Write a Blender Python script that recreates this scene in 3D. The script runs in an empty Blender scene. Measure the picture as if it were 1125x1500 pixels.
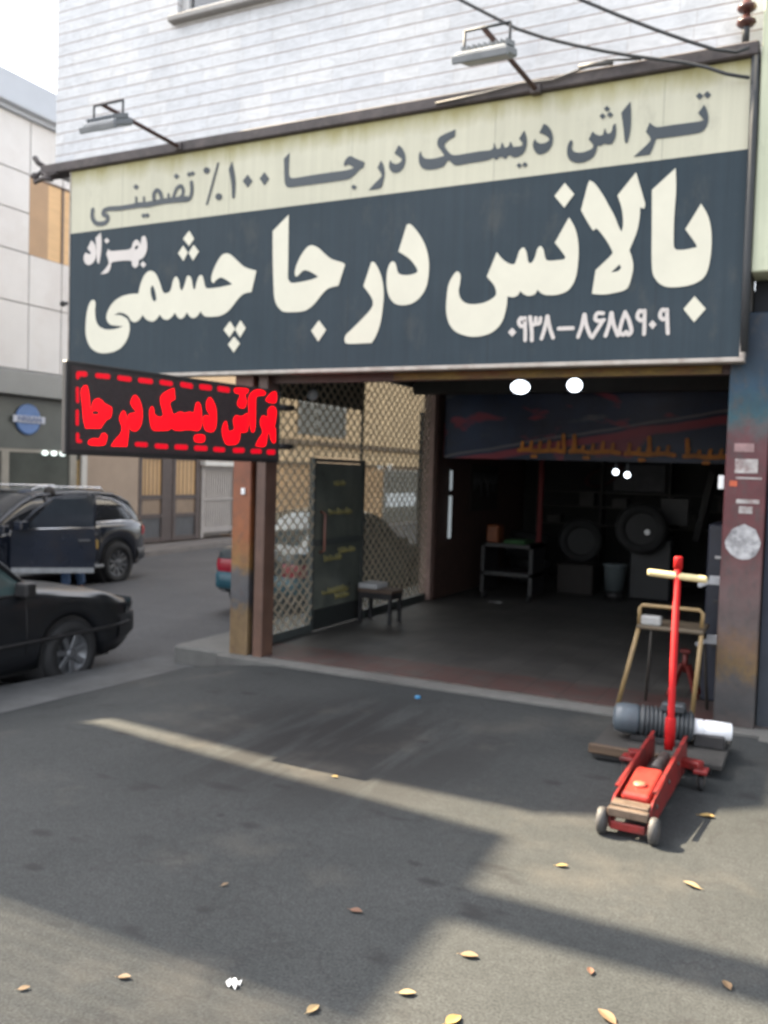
import bpy, bmesh, math, random
from mathutils import Vector, Matrix
random.seed(7)
SC = bpy.context.scene
COL = SC.collection
R = math.radians
PI = math.pi

# ------------------------------------------------------------------ camera
cam_d = bpy.data.cameras.new('camera')
cam_o = bpy.data.objects.new('camera', cam_d)
COL.objects.link(cam_o)
yaw, pitch, roll = R(26.372), R(2.616), R(1.788)
fwd = Vector((-math.sin(yaw)*math.cos(pitch), math.cos(yaw)*math.cos(pitch), -math.sin(pitch)))
rgt = Vector((math.cos(yaw), math.sin(yaw), 0))
upv = rgt.cross(fwd)
r2 = math.cos(roll)*rgt + math.sin(roll)*upv
u2 = -math.sin(roll)*rgt + math.cos(roll)*upv
cam_o.matrix_world = Matrix(((r2.x, u2.x, -fwd.x, 0), (r2.y, u2.y, -fwd.y, 0), (r2.z, u2.z, -fwd.z, 1.75), (0, 0, 0, 1)))
cam_d.sensor_fit = 'VERTICAL'
cam_d.sensor_height = 24.0
cam_d.lens = 1287.25/1500*24.0
cam_d.clip_start = 0.05
cam_d.clip_end = 500
cam_d.dof.use_dof = True            # the photograph is softly out of focus throughout
cam_d.dof.focus_distance = 1.1
cam_d.dof.aperture_fstop = cam_d.lens/1000/0.0046
SC.camera = cam_o

# ------------------------------------------------------------------ light
SUN = Vector((-0.70, 0.008, 0.714)).normalized()
w = bpy.data.worlds.new('World'); SC.world = w; w.use_nodes = True
nt = w.node_tree
bgn = nt.nodes['Background']
sky = nt.nodes.new('ShaderNodeTexSky'); sky.sky_type = 'NISHITA'; sky.sun_disc = False
sky.sun_elevation = math.asin(SUN.z)
sky.sun_rotation = math.atan2(SUN.x, SUN.y)
sky.air_density = 1.0; sky.dust_density = 4.0; sky.ozone_density = 1.0
hs = nt.nodes.new('ShaderNodeHueSaturation'); hs.inputs['Saturation'].default_value = 0.30      # hazy city air
nt.links.new(sky.outputs[0], hs.inputs['Color']); nt.links.new(hs.outputs[0], bgn.inputs[0]); bgn.inputs[1].default_value = 0.125
sl = bpy.data.lights.new('sun', 'SUN'); sl.energy = 5.0; sl.angle = R(0.32); sl.color = (1, 0.84, 0.60)
so = bpy.data.objects.new('sun', sl); COL.objects.link(so)
so.rotation_euler = SUN.to_track_quat('Z', 'Y').to_euler(); so.location = (-10, 3, 20)
SC.view_settings.view_transform = 'Standard'; SC.view_settings.look = 'None'
SC.view_settings.exposure = 2.42; SC.view_settings.gamma = 1

# ------------------------------------------------------------------ materials
MATS = {}
def mat(name, col, rough=0.6, var=0.12, scale=6.0, bump=0.0, metal=0.0, spec=0.5, emit=None, es=0.0, dirt=None, dscale=3.0, damt=0.5, coat=0.0, stretch=None):
    if name in MATS: return MATS[name]
    m = bpy.data.materials.new(name); m.use_nodes = True; MATS[name] = m
    t = m.node_tree; b = t.nodes['Principled BSDF']; N = t.nodes.new; L = t.links.new
    b.inputs['Roughness'].default_value = rough; b.inputs['Metallic'].default_value = metal
    b.inputs['Specular IOR Level'].default_value = spec
    b.inputs['Coat Weight'].default_value = coat; b.inputs['Coat Roughness'].default_value = 0.06
    tc = N('ShaderNodeTexCoord'); src = tc.outputs['Object']
    if stretch:
        mp = N('ShaderNodeMapping'); mp.inputs['Scale'].default_value = stretch; L(src, mp.inputs[0]); src = mp.outputs[0]
    no = N('ShaderNodeTexNoise'); no.inputs['Scale'].default_value = scale; no.inputs['Detail'].default_value = 6; no.inputs['Roughness'].default_value = 0.65
    L(src, no.inputs['Vector'])
    rp = N('ShaderNodeValToRGB'); e = rp.color_ramp.elements
    e[0].position = 0.3; e[1].position = 0.7
    e[0].color = (*[c*(1-var) for c in col], 1); e[1].color = (*[min(1, c*(1+var)) for c in col], 1)
    L(no.outputs['Fac'], rp.inputs[0]); out = rp.outputs[0]
    if dirt:
        n2 = N('ShaderNodeTexNoise'); n2.inputs['Scale'].default_value = dscale; n2.inputs['Detail'].default_value = 8; n2.inputs['Roughness'].default_value = 0.7
        L(src, n2.inputs['Vector'])
        r2_ = N('ShaderNodeValToRGB'); r2_.color_ramp.elements[0].position = 0.48; r2_.color_ramp.elements[1].position = 0.66
        r2_.color_ramp.elements[0].color = (0, 0, 0, 1); r2_.color_ramp.elements[1].color = (damt, damt, damt, 1)
        L(n2.outputs['Fac'], r2_.inputs[0])
        mx = N('ShaderNodeMix'); mx.data_type = 'RGBA'; L(r2_.outputs[0], mx.inputs[0]); L(out, mx.inputs[6]); mx.inputs[7].default_value = (*dirt, 1); out = mx.outputs[2]
    L(out, b.inputs['Base Color'])
    mr = N('ShaderNodeMapRange'); mr.inputs[3].default_value = max(0, rough-0.08); mr.inputs[4].default_value = min(1, rough+0.08); L(no.outputs['Fac'], mr.inputs[0]); L(mr.outputs[0], b.inputs['Roughness'])
    if bump:
        bp = N('ShaderNodeBump'); bp.inputs['Strength'].default_value = bump; bp.inputs['Distance'].default_value = 0.01; L(no.outputs['Fac'], bp.inputs['Height']); L(bp.outputs[0], b.inputs['Normal'])
    if emit:
        b.inputs['Emission Color'].default_value = (*emit, 1); b.inputs['Emission Strength'].default_value = es
    return m

def glass(name, tint, gloss=0.1, rough=0.02, dust=0.0):
    m = bpy.data.materials.new(name); m.use_nodes = True; t = m.node_tree; t.nodes.clear(); N = t.nodes.new
    o = N('ShaderNodeOutputMaterial'); mx = N('ShaderNodeMixShader'); tr = N('ShaderNodeBsdfTransparent'); gl = N('ShaderNodeBsdfGlossy')
    tr.inputs[0].default_value = (*tint, 1); gl.inputs[1].default_value = rough
    lw = N('ShaderNodeLayerWeight'); lw.inputs[0].default_value = 0.35
    mr = N('ShaderNodeMapRange'); mr.inputs[3].default_value = gloss*0.5; mr.inputs[4].default_value = min(1, gloss*5); t.links.new(lw.outputs['Fresnel'], mr.inputs[0])
    t.links.new(mr.outputs[0], mx.inputs[0]); t.links.new(tr.outputs[0], mx.inputs[1]); t.links.new(gl.outputs[0], mx.inputs[2])
    if dust:
        df = N('ShaderNodeBsdfDiffuse'); df.inputs[0].default_value = (.34, .37, .36, 1); m2 = N('ShaderNodeMixShader'); nz = N('ShaderNodeTexNoise'); nz.inputs['Scale'].default_value = 2.5; nz.inputs['Detail'].default_value = 6
        m3 = N('ShaderNodeMapRange'); m3.inputs[1].default_value = .3; m3.inputs[2].default_value = .7; m3.inputs[3].default_value = dust*.6; m3.inputs[4].default_value = dust*1.4
        tc = N('ShaderNodeTexCoord'); t.links.new(tc.outputs['Object'], nz.inputs['Vector']); t.links.new(nz.outputs['Fac'], m3.inputs[0]); t.links.new(m3.outputs[0], m2.inputs[0]); t.links.new(mx.outputs[0], m2.inputs[1]); t.links.new(df.outputs[0], m2.inputs[2]); t.links.new(m2.outputs[0], o.inputs[0])
    else: t.links.new(mx.outputs[0], o.inputs[0])
    MATS[name] = m; return m

# ------------------------------------------------------------------ mesh helpers
class MB:
    def __init__(s): s.bm = bmesh.new()
    def _merge(s, b):
        me = bpy.data.meshes.new('tmp'); b.to_mesh(me); b.free(); s.bm.from_mesh(me); bpy.data.meshes.remove(me)
    def box(s, x0, x1, y0, y1, z0, z1, bev=0.0, rot=None, piv=None, seg=1):
        b = bmesh.new(); bmesh.ops.create_cube(b, size=1)
        for v in b.verts: v.co = Vector(((x0+x1)/2+v.co.x*(x1-x0), (y0+y1)/2+v.co.y*(y1-y0), (z0+z1)/2+v.co.z*(z1-z0)))
        if bev: bmesh.ops.bevel(b, geom=b.edges[:], offset=bev, segments=seg, profile=0.5, affect='EDGES')
        if rot is not None: 
            p = Vector(piv) if piv else Vector(((x0+x1)/2, (y0+y1)/2, (z0+z1)/2))
            for v in b.verts: v.co = rot @ (v.co-p) + p
        s._merge(b); return s
    def bar(s, p0, p1, wx, wz, bev=0.0, upd=(0, 0, 1)):
        p0 = Vector(p0); p1 = Vector(p1); d = (p1-p0); L = d.length; d.normalize(); u = Vector(upd)
        if abs(d.dot(u)) > 0.98: u = Vector((0, 1, 0))
        r = d.cross(u).normalized(); u = r.cross(d)
        b = bmesh.new(); bmesh.ops.create_cube(b, size=1)
        if bev:
            for v in b.verts: v.co = Vector((v.co.x*wx, v.co.y*L, v.co.z*wz))
            bmesh.ops.bevel(b, geom=b.edges[:], offset=bev, segments=1, profile=0.5, affect='EDGES')
            for v in b.verts: v.co = (p0+p1)/2 + r*v.co.x + d*v.co.y + u*v.co.z
        else:
            for v in b.verts: v.co = (p0+p1)/2 + r*v.co.x*wx + d*v.co.y*L + u*v.co.z*wz
        s._merge(b); return s
    def tube(s, pts, r, seg=10, caps=True):
        pts = [Vector(p) for p in pts]; n = len(pts); rs = r if isinstance(r, (list, tuple)) else [r]*n
        b = bmesh.new(); rings = []; prev = None
        for i, p in enumerate(pts):
            d = (pts[min(i+1, n-1)]-pts[max(i-1, 0)]).normalized()
            if prev is None:
                a = Vector((0, 0, 1)) if abs(d.z) < 0.9 else Vector((1, 0, 0)); u = d.cross(a).normalized()
            else: u = (prev - d*prev.dot(d)).normalized()
            prev = u; v = d.cross(u)
            rings.append([b.verts.new(p+(u*math.cos(2*PI*k/seg)+v*math.sin(2*PI*k/seg))*rs[i]) for k in range(seg)])
        for i in range(n-1):
            for k in range(seg):
                f = b.faces.new((rings[i][k], rings[i][(k+1) % seg], rings[i+1][(k+1) % seg], rings[i+1][k])); f.smooth = True
        if caps: b.faces.new(rings[0][::-1]); b.faces.new(rings[-1])
        s._merge(b); return s
    def lathe(s, prof, c, axis=(0, 0, 1), seg=24, caps=True):      # prof: (radius, height) along axis from c
        ax = Vector(axis).normalized(); a = Vector((0, 0, 1)) if abs(ax.z) < 0.9 else Vector((1, 0, 0)); u = ax.cross(a).normalized(); v = ax.cross(u); c = Vector(c)
        b = bmesh.new(); rings = [[b.verts.new(c+ax*h+(u*math.cos(2*PI*k/seg)+v*math.sin(2*PI*k/seg))*max(r, 1e-4)) for k in range(seg)] for r, h in prof]
        for i in range(len(rings)-1):
            for k in range(seg):
                f = b.faces.new((rings[i][k], rings[i][(k+1) % seg], rings[i+1][(k+1) % seg], rings[i+1][k])); f.smooth = True
        if caps: b.faces.new(rings[0][::-1]); b.faces.new(rings[-1])
        s._merge(b); return s
    def prism(s, pts, off):                              # polygon of 3D points extruded by off
        b = bmesh.new(); off = Vector(off); a = [b.verts.new(Vector(p)) for p in pts]; c = [b.verts.new(Vector(p)+off) for p in pts]; n = len(a)
        b.faces.new(a); b.faces.new(c[::-1])
        for i in range(n): b.faces.new((a[(i+1) % n], a[i], c[i], c[(i+1) % n]))
        s._merge(b); return s
    def grid(s, fn, nu, nv, smooth=True):
        b = bmesh.new(); g = [[b.verts.new(Vector(fn(i, j))) for j in range(nv)] for i in range(nu)]
        for i in range(nu-1):
            for j in range(nv-1):
                f = b.faces.new((g[i][j], g[i+1][j], g[i+1][j+1], g[i][j+1])); f.smooth = smooth
        s._merge(b); return s
    def ball(s, c, r, sq=(1, 1, 1), seg=16):
        b = bmesh.new(); bmesh.ops.create_uvsphere(b, u_segments=seg, v_segments=seg//2+2, radius=r)
        for v in b.verts: v.co = Vector(c)+Vector((v.co.x*sq[0], v.co.y*sq[1], v.co.z*sq[2]))
        for f in b.faces: f.smooth = True
        s._merge(b); return s
    def poly(s, pts):
        b = bmesh.new(); b.faces.new([b.verts.new(Vector(p)) for p in pts]); s._merge(b); return s
    def shift(s, m):
        s.bm.transform(m); return s
ORG = {}
def obj(name, mb, material, parent=None, local=False, label=None, fixn=True):
    bm = mb.bm if isinstance(mb, MB) else mb
    if parent is not None and not local:
        o = ORG[parent.name]; bmesh.ops.translate(bm, verts=bm.verts[:], vec=-o)
    if fixn: bmesh.ops.recalc_face_normals(bm, faces=bm.faces[:])
    me = bpy.data.meshes.new(name); bm.to_mesh(me); bm.free()
    ms = material if isinstance(material, (list, tuple)) else [material]
    for m in ms: me.materials.append(m)
    ob = bpy.data.objects.new(name, me); COL.objects.link(ob)
    if parent is not None: ob.parent = parent; ORG[ob.name] = ORG[parent.name].copy()
    else: ORG[ob.name] = Vector((0, 0, 0))
    if label: ob['label'] = label
    return ob
def thing(name, label, cat, loc=(0, 0, 0), rz=0.0, group=None):
    o = bpy.data.objects.new(name, None); COL.objects.link(o); o.empty_display_size = 0.1
    o.location = loc; o.rotation_euler = (0, 0, rz); o['label'] = label; o['category'] = cat
    if group: o['group'] = group
    ORG[o.name] = Vector(loc); return o
def tag(o, label, cat, group=None):
    o['label'] = label; o['category'] = cat
    if group: o['group'] = group
    return o
def single(name, mb, m, label, cat, loc, group=None):    # a thing that is one mesh: origin at loc
    bm = mb.bm; bmesh.ops.translate(bm, verts=bm.verts[:], vec=-Vector(loc))
    o = obj(name, bm, m); o.location = loc; ORG[o.name] = Vector(loc); return tag(o, label, cat, group)
def struct(name, mb, m):
    o = obj(name, mb, m); o['kind'] = 'structure'; return o
def catenary(a, b, sag, n=14):
    a = Vector(a); b = Vector(b); return [a.lerp(b, t/n) - Vector((0, 0, sag*4*(t/n)*(1-t/n))) for t in range(n+1)]

# outlines traced as lettering: points with a third value are corners
def smooth(poly, sub=4):
    n = len(poly); out = []
    for i in range(n):
        p1 = poly[i]; p2 = poly[(i+1) % n]; s1 = len(p1) > 2; s2 = len(p2) > 2
        p0 = p1 if s1 else poly[i-1]; p3 = p2 if s2 else poly[(i+2) % n]
        if s1 and s2: out.append((p1[0], p1[1])); continue
        for k in range(sub):
            t = k/sub
            f = lambda a, b, c, d: 0.5*((2*b)+(-a+c)*t+(2*a-5*b+4*c-d)*t*t+(-a+3*b-3*c+d)*t**3)
            out.append((f(p0[0], p1[0], p2[0], p3[0]), f(p0[1], p1[1], p2[1], p3[1])))
    return out
def inside(pt, poly):
    c = False; n = len(poly)
    for i in range(n):
        a = poly[i]; b = poly[i-1]
        if (a[1] > pt[1]) != (b[1] > pt[1]) and pt[0] < (b[0]-a[0])*(pt[1]-a[1])/(b[1]-a[1])+a[0]: c = not c
    return c
def curve_mesh(loops, ext):
    cu = bpy.data.curves.new('tmp', 'CURVE'); cu.dimensions = '2D'; cu.fill_mode = 'BOTH'; cu.extrude = ext
    for lp in loops:
        sp = cu.splines.new('POLY'); sp.points.add(len(lp)-1)
        for p, q in zip(sp.points, lp): p.co = (q[0], q[1], 0, 1)
        sp.use_cyclic_u = True
    o = bpy.data.objects.new('tmp', cu); COL.objects.link(o)
    dg = bpy.context.evaluated_depsgraph_get(); me = bpy.data.meshes.new_from_object(o.evaluated_get(dg))
    bpy.data.objects.remove(o); bpy.data.curves.remove(cu); return me
def text_mesh(txt, size, ext=0.002):
    cu = bpy.data.curves.new('tmp', 'FONT'); cu.body = txt; cu.size = size; cu.extrude = ext; cu.align_x = 'CENTER'; cu.align_y = 'CENTER'; cu.offset = size*0.012
    o = bpy.data.objects.new('tmp', cu); COL.objects.link(o)
    dg = bpy.context.evaluated_depsgraph_get(); me = bpy.data.meshes.new_from_object(o.evaluated_get(dg))
    bpy.data.objects.remove(o); bpy.data.curves.remove(cu); return me
def lettering(glyphs, holes, strokes, mtx, ext=0.002):    # 2D lettering laid on a plane by mtx (x right, y up, z out)
    out = MB(); k = 0
    for g in glyphs:
        sg = smooth(g); loops = [sg]+[smooth(h) for h in holes if inside((sum(q[0] for q in h)/len(h), sum(q[1] for q in h)/len(h)), sg)]
        me = curve_mesh(loops, ext); b = bmesh.new(); b.from_mesh(me); bpy.data.meshes.remove(me)
        b.transform(mtx @ Matrix.Translation((0, 0, ext+0.0002*(k % 9)))); out._merge(b); k += 1
    for pts, wd in strokes:
        for i in range(len(pts)):
            x, y = pts[i]; h = wd/2; z = ext+0.0021+0.00017*(k % 13); k += 1
            b = bmesh.new(); b.faces.new([b.verts.new((x+h*math.cos(a*PI/8), y+h*math.sin(a*PI/8), z)) for a in range(16)]); b.transform(mtx); out._merge(b)
            if i < len(pts)-1:
                x2, y2 = pts[i+1]; L = math.hypot(x2-x, y2-y) or 1; nx, ny = -(y2-y)/L*h, (x2-x)/L*h; z += 0.00007
                b = bmesh.new(); b.faces.new([b.verts.new(q) for q in ((x+nx, y+ny, z), (x-nx, y-ny, z), (x2-nx, y2-ny, z), (x2+nx, y2+ny, z))]); b.transform(mtx); out._merge(b)
    return out

# lettering outlines in metres on their sign faces
BIG=[[[-1.037,3.976,1],[-1.195,3.841,1],[-1.184,3.56],[-1.171,3.285],[-1.14,3.197],[-1.084,3.148],[-1.023,3.134],[-0.934,3.136],[-0.861,3.155],[-0.811,3.19],[-0.785,3.249],[-0.771,3.354],[-0.772,3.461],[-0.784,3.553],[-0.809,3.631],[-0.853,3.707,1],[-0.952,3.538,1],[-0.881,3.436],[-0.868,3.404,1],[-0.945,3.395],[-0.994,3.396],[-1.017,3.409],[-1.027,3.445],[-1.032,3.623],[-1.027,3.814]],[[-0.868,3.062,1],[-0.788,2.969,1],[-0.863,2.878,1],[-0.939,2.975,1]],[[-1.659,3.942],[-1.636,3.952],[-1.601,3.922],[-1.544,3.839],[-1.5,3.761],[-1.457,3.684],[-1.421,3.601],[-1.4,3.56,1],[-1.391,3.599],[-1.393,3.658],[-1.407,3.738],[-1.44,3.828,1],[-1.313,3.98,1],[-1.238,3.747,1],[-1.243,3.712,1],[-1.273,3.724,1],[-1.274,3.646],[-1.288,3.556],[-1.317,3.474],[-1.337,3.423,1],[-1.319,3.375],[-1.304,3.309],[-1.31,3.243],[-1.33,3.165],[-1.361,3.134],[-1.433,3.119],[-1.513,3.112],[-1.598,3.123,1],[-1.578,3.296,1],[-1.523,3.345],[-1.465,3.4],[-1.459,3.423,1],[-1.495,3.489],[-1.545,3.56],[-1.584,3.604,1],[-1.61,3.589,1],[-1.658,3.664],[-1.706,3.749,1]],[[-1.795,3.705,1],[-1.741,3.61],[-1.713,3.479],[-1.714,3.321],[-1.735,3.223],[-1.783,3.157],[-1.864,3.132],[-1.947,3.135],[-1.99,3.154],[-2.017,3.181,1],[-2.037,3.147],[-2.084,3.137],[-2.127,3.153],[-2.155,3.18,1],[-2.175,3.145],[-2.218,3.135],[-2.256,3.145,1],[-2.263,3.053],[-2.292,2.951],[-2.355,2.881],[-2.443,2.848],[-2.555,2.845],[-2.671,2.884],[-2.736,2.951],[-2.767,3.048],[-2.768,3.165],[-2.754,3.271],[-2.716,3.342],[-2.683,3.366],[-2.656,3.338],[-2.657,3.275],[-2.666,3.212],[-2.652,3.158],[-2.611,3.116],[-2.542,3.099],[-2.453,3.105],[-2.376,3.137],[-2.35,3.171],[-2.369,3.235],[-2.433,3.307,1],[-2.357,3.492,1],[-2.311,3.437],[-2.255,3.397],[-2.212,3.388],[-2.192,3.428],[-2.173,3.488],[-2.142,3.51],[-2.117,3.473],[-2.1,3.4],[-2.073,3.388],[-2.048,3.427],[-2.03,3.491],[-2.004,3.509],[-1.982,3.477],[-1.963,3.41],[-1.926,3.392],[-1.823,3.394,1],[-1.814,3.418],[-1.896,3.525,1]],[[-1.837,3.965,1],[-1.762,3.874,1],[-1.834,3.78,1],[-1.913,3.876,1]],[[-3.145,3.776,1],[-3.112,3.78],[-3.053,3.723],[-2.993,3.637],[-2.953,3.546],[-2.933,3.442],[-2.937,3.325],[-2.958,3.246],[-3.001,3.183],[-3.064,3.139],[-3.155,3.125],[-3.23,3.144],[-3.283,3.2],[-3.308,3.276],[-3.314,3.366],[-3.304,3.44],[-3.28,3.483],[-3.255,3.489],[-3.233,3.465],[-3.215,3.404],[-3.189,3.38],[-3.13,3.368],[-3.065,3.375],[-3.033,3.395],[-3.059,3.444],[-3.119,3.508],[-3.212,3.567,1]],[[-3.463,3.497,1],[-3.437,3.499],[-3.393,3.439],[-3.355,3.347],[-3.336,3.233],[-3.343,3.098],[-3.36,2.986],[-3.395,2.889],[-3.432,2.834],[-3.457,2.827],[-3.658,2.829],[-3.694,2.855],[-3.687,2.901],[-3.619,2.959],[-3.525,3.039],[-3.458,3.104],[-3.434,3.156],[-3.458,3.218],[-3.53,3.305,1]],[[-4.293,3.976,1],[-4.456,3.849,1],[-4.449,3.621],[-4.434,3.38],[-4.424,3.276],[-4.398,3.202],[-4.348,3.148],[-4.29,3.129],[-4.14,3.125],[-4.066,3.144],[-4.003,3.188],[-3.932,3.262],[-3.87,3.308],[-3.772,3.325,1],[-3.712,3.501,1],[-3.752,3.523],[-3.843,3.554],[-3.916,3.606],[-3.982,3.662],[-4.047,3.69],[-4.101,3.672],[-4.164,3.598],[-4.208,3.507],[-4.211,3.444],[-4.187,3.435],[-4.141,3.471],[-4.105,3.48],[-4.049,3.46],[-3.974,3.416,1],[-4.019,3.4],[-4.129,3.384],[-4.232,3.379],[-4.27,3.397],[-4.286,3.438],[-4.286,3.529]],[[-3.957,3.041,1],[-3.882,2.956,1],[-3.956,2.857,1],[-4.031,2.954,1]],[[-4.621,3.514,1],[-4.669,3.327,1],[-4.754,3.316],[-4.813,3.275],[-4.881,3.205],[-4.941,3.158],[-5.032,3.13],[-5.168,3.133],[-5.21,3.156],[-5.237,3.186,1],[-5.273,3.142],[-5.32,3.126],[-5.364,3.147],[-5.394,3.186,1],[-5.428,3.141],[-5.471,3.128],[-5.509,3.15],[-5.537,3.189,1],[-5.575,3.149],[-5.631,3.126],[-5.684,3.142],[-5.72,3.181,1],[-5.767,3.132],[-5.826,3.119],[-5.893,3.148],[-5.93,3.187,1],[-5.972,3.142],[-6.026,3.123],[-6.075,3.138],[-6.113,3.185],[-6.176,3.215],[-6.239,3.224],[-6.294,3.202,1],[-6.226,3.202],[-6.163,3.18],[-6.119,3.149],[-6.093,3.087],[-6.103,3.003],[-6.145,2.93],[-6.218,2.871],[-6.33,2.841],[-6.458,2.838],[-6.561,2.873],[-6.628,2.938],[-6.667,3.046],[-6.665,3.171],[-6.648,3.276],[-6.611,3.351],[-6.572,3.368],[-6.543,3.337],[-6.547,3.261],[-6.536,3.174],[-6.502,3.115],[-6.437,3.079],[-6.361,3.066],[-6.26,3.071],[-6.173,3.091,1],[-6.261,3.099],[-6.337,3.112],[-6.382,3.148],[-6.395,3.196],[-6.371,3.261],[-6.304,3.333],[-6.205,3.379],[-6.094,3.396],[-5.99,3.394,1],[-5.962,3.49],[-5.915,3.57],[-5.85,3.602],[-5.784,3.574],[-5.734,3.493],[-5.684,3.389],[-5.625,3.381],[-5.591,3.411],[-5.564,3.5],[-5.53,3.525],[-5.5,3.486],[-5.481,3.413],[-5.456,3.393],[-5.425,3.454],[-5.405,3.512],[-5.379,3.523],[-5.351,3.491],[-5.328,3.406],[-5.306,3.396],[-5.287,3.462],[-5.262,3.51],[-5.23,3.516],[-5.208,3.473],[-5.185,3.405],[-5.143,3.39],[-5.019,3.394],[-4.882,3.41,1],[-4.949,3.455],[-5.011,3.48],[-5.062,3.463],[-5.093,3.436],[-5.119,3.459],[-5.111,3.525],[-5.066,3.612],[-5.007,3.682],[-4.946,3.693],[-4.894,3.669],[-4.822,3.61],[-4.74,3.551]],[[-5.39,3.939,1],[-5.329,3.859,1],[-5.386,3.796,1],[-5.458,3.87,1]],[[-5.456,3.807,1],[-5.401,3.739,1],[-5.447,3.663,1],[-5.514,3.74,1]],[[-5.333,3.804,1],[-5.27,3.736,1],[-5.335,3.658,1],[-5.39,3.734,1]],[[-4.898,3.078,1],[-4.84,3.005,1],[-4.899,2.93,1],[-4.967,3.003,1]],[[-4.782,3.081,1],[-4.722,3.008,1],[-4.782,2.925,1],[-4.84,3.001,1]],[[-4.848,2.936,1],[-4.781,2.872,1],[-4.847,2.792,1],[-4.914,2.868,1]]]
NAME=[[[-6.611,3.958,1],[-6.564,3.911],[-6.543,3.824],[-6.567,3.75],[-6.631,3.716],[-6.69,3.74],[-6.709,3.799],[-6.686,3.84],[-6.66,3.833],[-6.634,3.822],[-6.614,3.835],[-6.661,3.881,1]],[[-6.49,4.023,1],[-6.476,3.951],[-6.479,3.828],[-6.503,3.721,1],[-6.529,3.737],[-6.542,3.862],[-6.553,3.977,1]],[[-6.385,3.858,1],[-6.359,3.833],[-6.252,3.827],[-6.104,3.83],[-6.069,3.887],[-6.026,3.912],[-5.989,3.885],[-5.977,3.861],[-5.96,3.933,1],[-5.918,3.934],[-5.892,3.854],[-5.902,3.781],[-5.943,3.729],[-5.991,3.714],[-5.996,3.668],[-6.038,3.644],[-6.076,3.674],[-6.101,3.718],[-6.325,3.721],[-6.349,3.676],[-6.386,3.622],[-6.481,3.615,1],[-6.4,3.68],[-6.376,3.725],[-6.409,3.804,1]],[[-5.943,3.701,1],[-5.899,3.666,1],[-5.935,3.636,1],[-5.972,3.671,1]],[[-6.406,3.964,1],[-6.37,3.932,1],[-6.405,3.907,1],[-6.441,3.939,1]],[[-2.209,2.9,1],[-2.175,2.863,1],[-2.206,2.829,1],[-2.241,2.866,1]],[[-1.15,2.908,1],[-1.12,2.874,1],[-1.147,2.842,1],[-1.177,2.876,1]]]
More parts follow.
